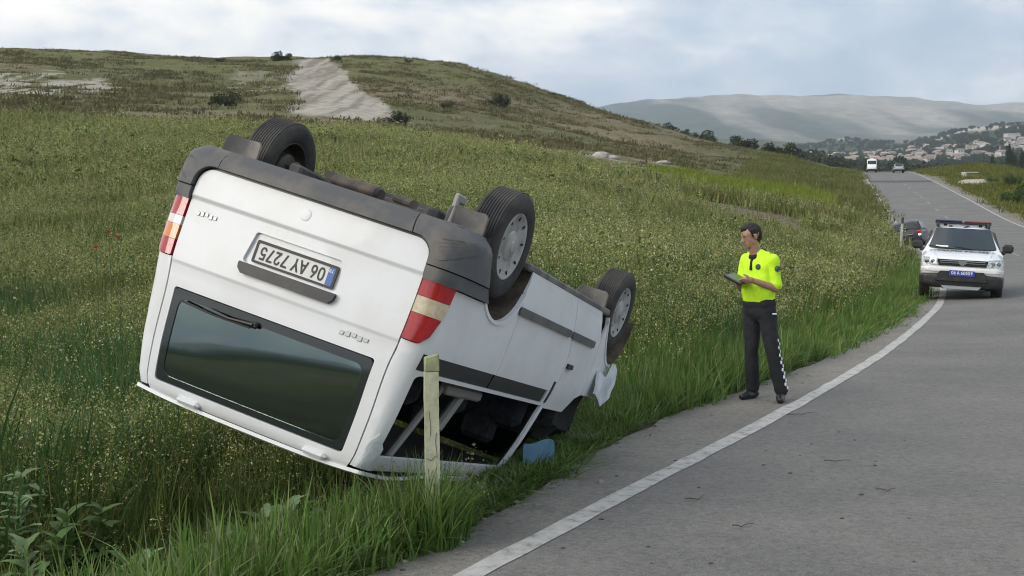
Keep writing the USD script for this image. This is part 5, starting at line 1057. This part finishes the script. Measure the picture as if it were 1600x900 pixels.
# lush verge along the asphalt
def verge(x, y, s, st, d, P, r_):
    sh = SHOULDER(np.clip(st, -60, 500)) + 0.10 + 0.35 * (meshkit.fbm(P / 0.8, 3, 12) - 0.5); w = 1.15 + 1.3 * ramp(st, 8, 10) + 2.6 * ramp(st, 10, 15) + 0.09 * np.maximum(st - 9, 0)
    return (s < -sh) & (s > -w * (0.75 + 0.5 * r_.random(len(x)))) & (y > 4) & (smooth_blob(x, y, *pt(1160, 331, 57), 3.8, 9.5, -0.1, 72) < 0.5) & ~(under_van(x, y) & (r_.random(len(x)) < 0.6))
lush = [blades(R(220 + k), 44, 0.15, 0.13, 0.36, 0.013, 0.55, G_LUSH, 4) for k in range(5)]
put('verge_grass', lush, 'lush_blades', scatter(19000, 5.0, 18, -25, 22, verge, 221), 0.75, 1.30, 'bright green long grass along the near road edge', 'grass', hz=lambda P, d, s, st: np.clip(0.5 + (-s - 0.40) / 0.55, 0.5, 1.25) * np.where(under_van(P[:, 0], P[:, 1]), 0.3, 1) * (1 - 0.74 * ramp(st, 7.5, 8.1) * (1 - ramp(st, 10.6, 11.8))))
lush2 = [blades(R(230 + k), 34, 0.34, 0.16, 0.40, 0.026, 0.45, G_LUSH[:4] + G_OLIVE[:1], 3) for k in range(4)]
put('verge_grass', lush2, 'lush_blades', scatter(21000, 17, 62, 2, 22, verge, 222), 0.8, 1.2, 'green grass bank beside the road bend', 'grass', hz=lambda P, d, s, st: np.clip(0.35 + (-s - 0.4) / 0.9, 0.35, 1.1) * np.where((P[:, 1] > 42) & (P[:, 0] / P[:, 1] > 0.272), 0.5, 1.0))
_tp = np.array([at_px(u, 0, d) for u, d in ((640, 7.42), (655, 7.36), (668, 7.33), (676, 7.31), (686, 7.33), (695, 7.38), (662, 7.44), (690, 7.46), (705, 7.50), (648, 7.30), (672, 7.36), (682, 7.36), (715, 7.56), (630, 7.32), (620, 7.24), (672, 7.30), (680, 7.31), (664, 7.31), (694, 7.34))]); _tp = np.stack([_tp[:, 0], _tp[:, 1], ground_z(_tp[:, 0], _tp[:, 1])], 1)
_tf = [blades(R(270 + k), 34, 0.08, 0.36, 0.66, 0.012, 0.32, G_LUSH, 4) for k in range(3)]
instancer('verge_grass', _tf, 'lush_blades', _tp, np.ones((len(_tp), 3)), np.arange(len(_tp)) * 1.3, np.zeros((len(_tp), 2)), np.arange(len(_tp)) % 3, 'tall grass round the foot of the marker post', 'grass')
_gc = [blades(R(280 + k), 46, 0.8, 0.35, 0.65, 0.05, 0.3, [(0.185, 0.235, 0.030), (0.220, 0.255, 0.036), (0.150, 0.205, 0.028)], 2) for k in range(3)]
put('green_crop', _gc, 'lush_blades', scatter(2600, 70, 100, 6, 13, lambda x, y, s, st, d, P, r_: smooth_blob(x, y, *pt(1140, 298, 84), 13, 10, 0.2, 71) > 0.4, 227), 0.8, 1.2, 'bright green patch of crop beyond the bare earth track', 'crop')
def far_verge(x, y, s, st, d, P, r_):
    U = 800 + F_PX * x / y
    return (s < -0.6) & (s > -9 - 0.03 * st) & ~((U > 1374) & (U < 1455) & (y > 44) & (y < 67.5)) & (smooth_blob(x, y, *pt(1160, 331, 57), 3.8, 9.5, -0.1, 72) < 0.5) & (smooth_blob(x, y, *pt(1140, 298, 84), 13, 10, 0.2, 71) < 0.4) & (r_.random(len(x)) < 0.25 + 0.75 * ramp(meshkit.fbm(P / 5, 3, 15), 0.35, 0.55))
vf = [blades(R(240 + k), 60, 0.9, 0.12, 0.38, 0.05, 0.55, [(0.125, 0.155, 0.038), (0.165, 0.165, 0.046), (0.100, 0.135, 0.034), (0.190, 0.165, 0.070)], 2) for k in range(4)]
put('verge_weeds', vf, 'lush_blades', scatter(14000, 50, 215, 4, 16.5, far_verge, 223), 0.8, 1.5, 'mixed green and brown weeds on the mounds by the far road', 'weeds', hz=lambda P, d, s, st: 0.7 + 1.1 * ramp(meshkit.fbm(P * [1, 1, 0] / 9, 3, 16), 0.45, 0.7) * ramp(-s, 1, 4))
right = [blades(R(250 + k), 50, 0.9, 0.12, 0.42, 0.05, 0.5, [(0.16, 0.155, 0.028), (0.20, 0.18, 0.030), (0.11, 0.13, 0.030), (0.085, 0.115, 0.030)], 2) for k in range(4)]
put('roadside_weeds', right, 'lush_blades', scatter(12000, 70, 250, 14, 27, lambda x, y, s, st, d, P, r_: (s > ROAD_W + 1.5) & (s < 60) & (r_.random(len(x)) < 0.3 + 0.7 * ramp(meshkit.fbm(P / 6, 3, 17), 0.35, 0.55)), 224), 0.8, 1.5, 'yellow flowering weeds on the right verge of the far road', 'weeds')
# scrub on the hill behind
def hillk(x, y, s, st, d, P, r_): return (s < -14) & (r_.random(len(x)) < 0.06 + 0.94 * ramp(meshkit.fbm(P / 9, 4, 18), 0.44, 0.62))
hs = [blades(R(260 + k), 26, 0.8, 0.10, 0.36, 0.10, 0.5, [(0.110, 0.108, 0.040), (0.140, 0.120, 0.058), (0.085, 0.090, 0.034), (0.165, 0.135, 0.082)], 2) for k in range(4)]
def off_gully(x, y):
    c = ground_colour(x, y, 0 * x); return c[:, 0] < 0.19
_h = scatter(20000, 84, 262, -25, 15, hillk, 225, 1.6); _ok = off_gully(_h[0][:, 0], _h[0][:, 1]); _h = (_h[0][_ok], _h[1][_ok], _h[2][_ok], _h[3][_ok], _h[4])
put('hill_scrub', hs, 'scrub', _h, 0.6, 1.5, 'low dry scrub dotted over the bare hill', 'scrub')

# leafy plants one can tell apart in the foreground
def leaf(L_, w, droop, seed, lobes=False):
    r_ = R(seed); n = 6; V, F_ = [], []
    for k in range(n + 1):
        t = k / n; ww = w * (math.sin(math.pi * min(1, t * 0.92 + 0.06)) ** 0.8) * ((0.72 + 0.28 * (k % 2)) if lobes else 1); x = L_ * t; z = L_ * (0.30 * t - droop * t * t)
        V += [(x, -ww, z + 0.25 * ww), (x, 0, z), (x, ww, z + 0.25 * ww)]
    for k in range(n):
        a = 3 * k
        for j in (0, 1): F_ += [[a + j, a + j + 1, a + j + 4], [a + j, a + j + 4, a + j + 3]]
    return np.array(V), np.array(F_)
def weed_plant(name, label, seed, nleaf, hgt, Ls, ws, cols, m, lobes=False, group=None):
    r_ = R(seed); w_ = thing(name, label, 'weed', m, group)
    st_m = tube([[0, 0, -0.05], [0.01, 0.0, hgt * 0.5], [0.03, 0.01, hgt]], [0.008, 0.006, 0.003], 6); obj('stem', st_m, 'weed_leaves', w_, True, col=np.tile(cols[0], (len(st_m.vertices), 1)))
    for k in range(nleaf):
        t = (k + 0.5) / nleaf; L_ = r_.uniform(*Ls) * (1.15 - 0.5 * t); V, F_ = leaf(L_, L_ * ws, r_.uniform(0.2, 0.7), seed + k, lobes); c = np.array(cols[r_.integers(len(cols))]) * r_.uniform(0.85, 1.15)
        V = V @ (rotz(2.4 * k + r_.uniform(-0.3, 0.3)) @ roty(r_.uniform(-0.75, -0.1) * (0.4 + t))).T + [0.03 * t, 0.01 * t, hgt * (0.12 + 0.86 * t)]
        obj('leaf', TM(V, F_), 'weed_leaves', w_, True, col=np.tile(c, (len(V), 1)))
    return w_
PALE = [(0.17, 0.25, 0.12), (0.21, 0.29, 0.16), (0.135, 0.21, 0.09)]; MIDG = [(0.085, 0.150, 0.042), (0.105, 0.175, 0.052), (0.070, 0.130, 0.036)]
spots = [(40, 868, 8.0, 0), (95, 880, 7.9, 0), (150, 862, 8.1, 0), (185, 890, 7.7, 0), (240, 872, 7.9, 1), (285, 856, 8.0, 0), (262, 893, 7.6, 1), (20, 895, 7.9, 1), (330, 880, 7.7, 0), (225, 835, 8.3, 0), (120, 838, 8.4, 1), (60, 825, 8.6, 1), (310, 820, 8.3, 1), (345, 845, 8.0, 1), (370, 815, 8.1, 0), (180, 815, 8.7, 1), (395, 868, 7.6, 1), (420, 800, 8.2, 1), (15, 800, 8.9, 0), (270, 790, 8.6, 1), (340, 785, 8.5, 0), (100, 790, 8.9, 1), (440, 880, 7.35, 0), (470, 838, 7.55, 1), (35, 760, 9.3, 0), (150, 765, 9.2, 1)]
spots += [(u + 22 * math.sin(3.1 * k), v, d, kd) for k, (u, v, d, kd) in enumerate([(75, 898, 7.6, 0), (130, 885, 7.75, 0), (165, 840, 8.35, 0), (215, 880, 7.75, 0), (255, 850, 8.1, 0), (300, 870, 7.75, 0), (350, 893, 7.45, 0), (385, 845, 7.85, 0), (415, 825, 8.0, 0), (30, 845, 8.4, 0), (90, 810, 8.7, 1), (200, 800, 8.7, 0), (290, 835, 8.2, 0), (445, 850, 7.65, 0), (480, 815, 7.8, 0), (375, 790, 8.3, 1)])]
first = {}
for i, (u, v, d, kd) in enumerate(spots):
    x, y = at_px(u, v, d); m = mat4(rotz(i * 1.7), (x, y, float(ground_z(x, y))), 1.1 + 0.45 * ((i * 37) % 10) / 10)
    lab = ('pale grey-green leafy weed standing in the near ditch grass', 'dark green leafy weed among the near ditch grass')[kd]; g = ('pale leafy weeds in the near ditch', 'dark leafy weeds in the near ditch')[kd]
    key = (kd, i % 3)
    if key not in first: first[key] = weed_plant('leafy_weed', lab, 300 + i, 22 if kd == 0 else 24, 0.34, (0.10, 0.18), 0.24 if kd == 0 else 0.29, PALE if kd == 0 else MIDG, m, lobes=kd == 0, group=g)
    else: copy_of(first[key], m, lab, g)
dock = [(800, 640, 0)]
for i, (u, d, lab) in enumerate(((318, 7.25, 'upright broad leaves at the near corner of the grass bank'), (430, 7.05, 'long upright dock leaves in front of the grass bank'), (352, 6.95, 'low dock plant at the lower edge of the picture'))):
    x, y = at_px(u, 0, d); weed_plant('dock_plant', lab, 380 + i, 9, 0.16, (0.24, 0.34), 0.14, [(0.10, 0.185, 0.040), (0.13, 0.21, 0.060)], mat4(rotz(i), (x, y, float(ground_z(x, y)))))
# dry seed heads at the lip of the ditch
dry = [stems(R(400 + k), 9, 0.12, 0.34, 0.52, 16, 0.009, [(0.24, 0.21, 0.14), (0.32, 0.28, 0.20)], [(0.16, 0.15, 0.07), (0.12, 0.14, 0.05)], 0.005) for k in range(3)]
_dx = [at_px(u, 0, d) for u, d in ((470, 8.05), (492, 8.0), (515, 7.95), (540, 7.9), (562, 7.85), (530, 8.1), (500, 8.15), (585, 7.8), (630, 7.75), (716, 7.75))]; _P = np.array([[x, y, float(ground_z(x, y))] for x, y in _dx])
instancer('dry_seed_grass', dry, 'grass_blades', _P, np.ones((10, 3)) * np.linspace(0.85, 1.1, 10)[:, None], np.arange(10) * 1.3, np.zeros((10, 2)), np.arange(10) % 3, 'dry brown seed heads on the lip of the ditch under the tail', 'grass')
look('poppy_red', (0.50, 0.035, 0.02), 0.6, trans=0.3); look('poppy_stem', (0.06, 0.10, 0.03), 0.7)
for u, v, d, lab in ((170, 364, 20.0, 'red poppy alone among the field weeds'), (184, 372, 19.6, 'smaller red poppy below the brighter one'), (150, 388, 19.0, 'half hidden red poppy lowest in the field')):
    b = _unpix(u, v, d); gz_ = float(ground_z(b[0], b[1])); h = max(0.6, b[2] - gz_)
    p_ = thing('poppy', lab, 'flower', mat4(None, (b[0], b[1], gz_))); obj('stem', tube([[0, 0, 0], [0.03, -0.02, h * 0.6], [0, 0, h]], 0.005, 5), 'poppy_stem', p_)
    for k in range(4):
        V, F_ = leaf(0.045, 0.030, 0.1, 5); obj('petal', TM(V @ (rotz(k * 1.57) @ roty(-0.7)).T + [0, 0, h], F_), 'poppy_red', p_, True)

_sp = scatter(5200, 5.5, 32, -12, 22, lambda x, y, s, st, d, P, r_: (np.abs(s + SHOULDER(np.clip(st, -60, 500)) - 0.05) < np.abs(r_.normal(0, 0.20, len(x)))) & (s < 0.1), 231, 1.5)
def pebble(sd): m = trimesh.creation.icosphere(1, 0.016); m.vertices *= [1.3, 1.0, 0.6]; m.vertices += 0.5 * 0.016 * (meshkit.noise(m.vertices * 70 + sd) - 0.5)[:, None]; return np.array(m.vertices), np.array(m.faces), np.tile([(0.22, 0.20, 0.17), (0.30, 0.28, 0.25), (0.13, 0.115, 0.09)][sd % 3], (len(m.vertices), 1))
_sp[0][:, 2] = np.maximum(_sp[0][:, 2], road_z(_sp[2], _sp[3]) + 0.022)
put('gravel', [pebble(k) for k in range(6)], 'scrub', _sp, 0.35, 1.3, 'loose gravel along the broken edge of the asphalt', 'gravel')
# bushes and trees
look('bark', (0.075, 0.058, 0.042), 0.9)
def crown(seed, rx, rz_, n, size, cols, lumps=9, zc=None):
    r_ = R(seed); zc = rz_ if zc is None else zc; L_ = [(r_.normal(0, 0.42, 3) * [rx, rx, rz_] + [0, 0, zc], r_.uniform(0.32, 0.58)) for _ in range(lumps)]; V, F_, C = [], [], []
    P = []
    for k in range(n):
        c, q = L_[r_.integers(lumps)]; v = r_.normal(size=3); v /= np.linalg.norm(v); P.append(c + v * q * r_.uniform(0.6, 1.05) * np.array([rx, rx, rz_]))
    P = np.array(P); P[:, 2] = np.maximum(P[:, 2], 0.05); return dots(r_, P, size, cols)
BUSH = [(0.034, 0.050, 0.020), (0.046, 0.064, 0.024), (0.058, 0.072, 0.032)]
def bush(name, label, cat, seed, rx, rz_, n, size, cols, m, group=None, trunk=0.25, lumps=9, zc=None):
    t = thing(name, label, cat, m, group); v, f, c = crown(seed, rx, rz_, n, size, cols, lumps, zc)
    tk = cat_([tube([[0, 0, -0.3], [0.02, 0, trunk * 0.5], [0.05, 0.03, trunk + rz_ * 0.5]], [0.09 * rx + 0.02, 0.07 * rx + 0.02, 0.02], 7)] + [tube([[0.02, 0, trunk * 0.6], [0.4 * rx * math.cos(a), 0.4 * rx * math.sin(a), trunk + rz_ * 0.9]], [0.05 * rx + 0.01, 0.01], 6) for a in (0.4, 2.3, 4.4)])
    obj('trunk', tk, 'bark', t); obj('crown', TM(v, f), 'crown_leaves', t, False, col=c); return t
def on(u, d): x = (u - 800) / F_PX * d; return x, d, float(ground_z(x, d))
hb_ = None
ridge = [(1044, 262, 1.0), (1068, 262, 0.7), (1096, 261, 1.25), (1110, 260, 0.9), (1160, 258, 1.7), (1168, 257, 1.2), (1199, 256, 1.2), (1222, 255, 1.5), (1236, 254, 1.1), (1002, 264, 0.6), (905, 258, 0.5), (862, 252, 0.45), (437, 236, 1.0), (448, 236, 0.8), (348, 234, 0.55), (530, 238, 0.6), (640, 240, 0.5)]
for i, (u, d, sc) in enumerate(ridge):
    x, y, z = on(u, d - 3); m = mat4(rotz(i * 1.1), (x, y, z - 0.1), sc)
    if hb_ is None: hb_ = bush('ridge_bush', 'dark rounded bush on the skyline ridge of the scrub hill', 'bush', 500, 1.5, 0.85, 900, 0.13, BUSH, m, 'bushes along the ridge skyline')
    else: copy_of(hb_, m, 'dark rounded bush on the skyline ridge of the scrub hill', 'bushes along the ridge skyline')
for u, d, sc, lab in ((355, 120, 0.85, 'small dark bush at the foot of the hill left of the gully'), (783, 190, 1.25, 'lone dark bush high on the right flank of the hill'), (626, 113, 0.75, 'grey bush at the lower end of the pale gully'), (700, 150, 0.5, 'tiny bush halfway up the scrub hill')):
    x, y, z = on(u, d); copy_of(hb_, mat4(rotz(u), (x, y, z - 0.1), sc), lab)
rb_ = None
for u, d, sc, lab in ((1592, 112, 1.0, 'bright green bush at the right verge nearest the road bend'), (1612, 118, 1.3, 'tall green bush at the right edge of the verge'), (1578, 140, 0.8, 'low green bush behind the nearer verge bush'), (1545, 150, 0.6, 'small bush beside the pale earth mound')):
    x, y, z = on(u, d); m = mat4(rotz(u), (x, y, z - 0.05), sc)
    if rb_ is None: rb_ = bush('verge_bush', lab, 'bush', 520, 1.2, 0.9, 1300, 0.085, [(0.055, 0.095, 0.024), (0.075, 0.12, 0.028), (0.040, 0.072, 0.020)], m)
    else: copy_of(rb_, m, lab)
pop = None; PL = 'slender dark poplar in the row beyond the right verge'
for u, d, sc in ((1549, 470, 0.85), (1571, 450, 1.25), (1577, 455, 1.0), (1586, 460, 0.9), (1594, 450, 1.05), (1603, 445, 1.2), (1520, 480, 0.6), (1535, 480, 0.7), (1612, 450, 1.0)):
    x, y, z = on(u, d); m = mat4(rotz(u), (x, y, z - 0.2), sc)
    if pop is None: pop = bush('poplar_tree', PL, 'tree', 540, 0.85, 4.2, 1500, 0.22, BUSH[:2] + [(0.04, 0.065, 0.026)], m, 'poplar row beyond the right verge', 1.2, 22, 4.8)
    else: copy_of(pop, m, PL, 'poplar row beyond the right verge')
look('pale_stone', (0.42, 0.40, 0.36), 0.9, c2=(0.30, 0.28, 0.25), scale=3, bump=0.4, bscale=6)
def rock(label, u, d, s, sq=0.6, name='boulder', seed=1):
    x, y, z = on(u, d); m = trimesh.creation.icosphere(3, 1.0); m.vertices *= [1.3, 1.0, sq]; m.vertices += m.vertices * (0.6 * (meshkit.fbm(m.vertices * 1.8 + seed, 4, seed) - 0.5))[:, None]
    t = obj(name, xf(m, mat4(rotz(seed), (x, y, z + 0.1 * s), s)), 'pale_stone', None, 30, label, 'boulder')
rock('pale boulder at the foot of the scrub hill', 938, 96, 0.55, 0.6, seed=2); rock('flat pale rock beside the larger boulder', 957, 97, 0.42, 0.5, seed=3); rock('small pale rock at the end of the field track', 1036, 105, 0.5, 0.4, seed=4)
rock('pale heap of earth on the right verge', 1524, 152, 1.9, 0.28, 'earth_heap', 5)
x, y, z = on(1504, 172); kb = thing('concrete_block', 'white concrete block with a rail on the right verge', 'block', mat4(None, (x, y, z))); obj('block', cbox([0, 0, 0.4], [0.55, 0.5, 1.0], 0.08), 'post_white', kb); obj('rail', cbox([1.1, 0.1, 0.85], [1.5, 0.12, 0.12], 0.03), 'post_white', kb)
for u, d, hh, lab in ((1404, 215, 3.4, 'tall thin lamp post beyond the crest at the road edge'), (1265, 300, 4.5, 'thin pole behind the left mound near the crest')):
    x, y, z = on(u, d); lp = thing('lamp_post', lab, 'lamp post', mat4(None, (x, y, z - 0.2))); obj('pole', tube([[0, 0, 0], [0, 0, hh]], [0.07, 0.05], 8), 'post_dark', lp); obj('lamp_head', cbox([0, 0, hh], [0.5, 0.3, 0.35], 0.1), 'post_white', lp)

# town on the slope across the valley
look('house_wall', (0.55, 0.53, 0.50), 0.9, rnd=0.3); look('house_roof', (0.30, 0.23, 0.19), 0.9, rnd=0.4); look('house_glass', (0.05, 0.055, 0.06), 0.3)
hA = None; TL = 'small pale house in the town on the far slope'
r_ = R(77); n_h = 0
def house(m, lab=TL):
    w = thing('town_house', lab, 'house', m, 'houses of the far town')
    obj('wall', trimesh.creation.box([9, 8, 6.4], mat4(None, (0, 0, 2.6))), 'house_wall', w, False)
    obj('roof', hull([(x, y, 5.8) for x in (-5, 5) for y in (-4.5, 4.5)] + [(-3.5, 0, 7.9), (3.5, 0, 7.9)]), 'house_roof', w, False)
    for x in (-3, 0, 3):
        for z in (1.4, 4.2): obj('window', cbox([x, -4.02, z], [1.3, 0.1, 1.4], 0.03), 'house_glass', w, False)
    return w
while n_h < 190:
    u, d = r_.uniform(1268, 1600), r_.uniform(1180, 1800); k = (u - 1268) / 332
    if d > 1700 - 250 * k + 120 * r_.normal() * 0.3 and k > 0.55: continue
    if r_.random() > 0.35 + 0.65 * math.exp(-((u - 1420) / 70) ** 2): continue
    x, y, z = on(u, d); m = mat4(rotz(r_.uniform(-0.7, 0.7)), (x, y, z), r_.uniform(0.5, 0.95)); n_h += 1
    if hA is None: hA = house(m)
    else: copy_of(hA, m, TL, 'houses of the far town')
for u, d, sx, lab in ((1578, 1500, 1.3, 'long white hall high on the right of the far slope'), (1330, 1350, 1.3, 'large white block at the left end of the far town'), (1352, 1300, 1.0, 'broad white building below the far town')):
    x, y, z = on(u, d); w = thing('town_hall', lab, 'building', mat4(rotz(0.15), (x, y, z), sx)); obj('wall', trimesh.creation.box([12, 7, 4.5], mat4(None, (0, 0, 1.8))), 'house_wall', w, False); obj('roof', cbox([0, 0, 4.3], [12.6, 7.6, 0.5], 0.1), 'plate_white', w, False)
tt = [crown(600 + k, 4.2, 3.6, 240, 1.15, BUSH, 7) for k in range(3)]
def ts(x, y, s, st, d, P, r_): return (x > (1240 - 800) / F_PX * y) & (r_.random(len(x)) < 0.10 + 0.80 * ramp(meshkit.fbm(P / 90, 3, 19), 0.44, 0.62))
put('valley_trees', tt, 'crown_leaves', scatter(3600, 470, 2300, 11, 23, ts, 226, 1.5), 0.35, 1.0, 'dark trees spread through the valley and the far town', 'trees')

# ------------------------------------------------------------------ the air
HAZE = 1.3e-4
LOOK['haze'] = usdkit.material(stage, '/World/Looks/haze', {'v': ('principled_volume', {'color': (0.76, 0.87, 1.0), 'density': HAZE, 'anisotropy': 0.2})}, volume='v.volume')
_zz = [np.array(UsdGeom.Mesh(stage.GetPrimAtPath('/World/' + n)).GetPointsAttr().Get())[:, 2] for n in ('field_ground', 'scrub_hillside', 'valley', 'mountains')]
_lo, _hi = min(z.min() for z in _zz) - 1.0, max(z.max() for z in _zz) + 12
obj('haze', trimesh.creation.box([17800, 17800, _hi - _lo], mat4(None, (0, 0, (_hi + _lo) / 2))), 'haze', None, False, kind='stuff')
print('haze', _lo, _hi)
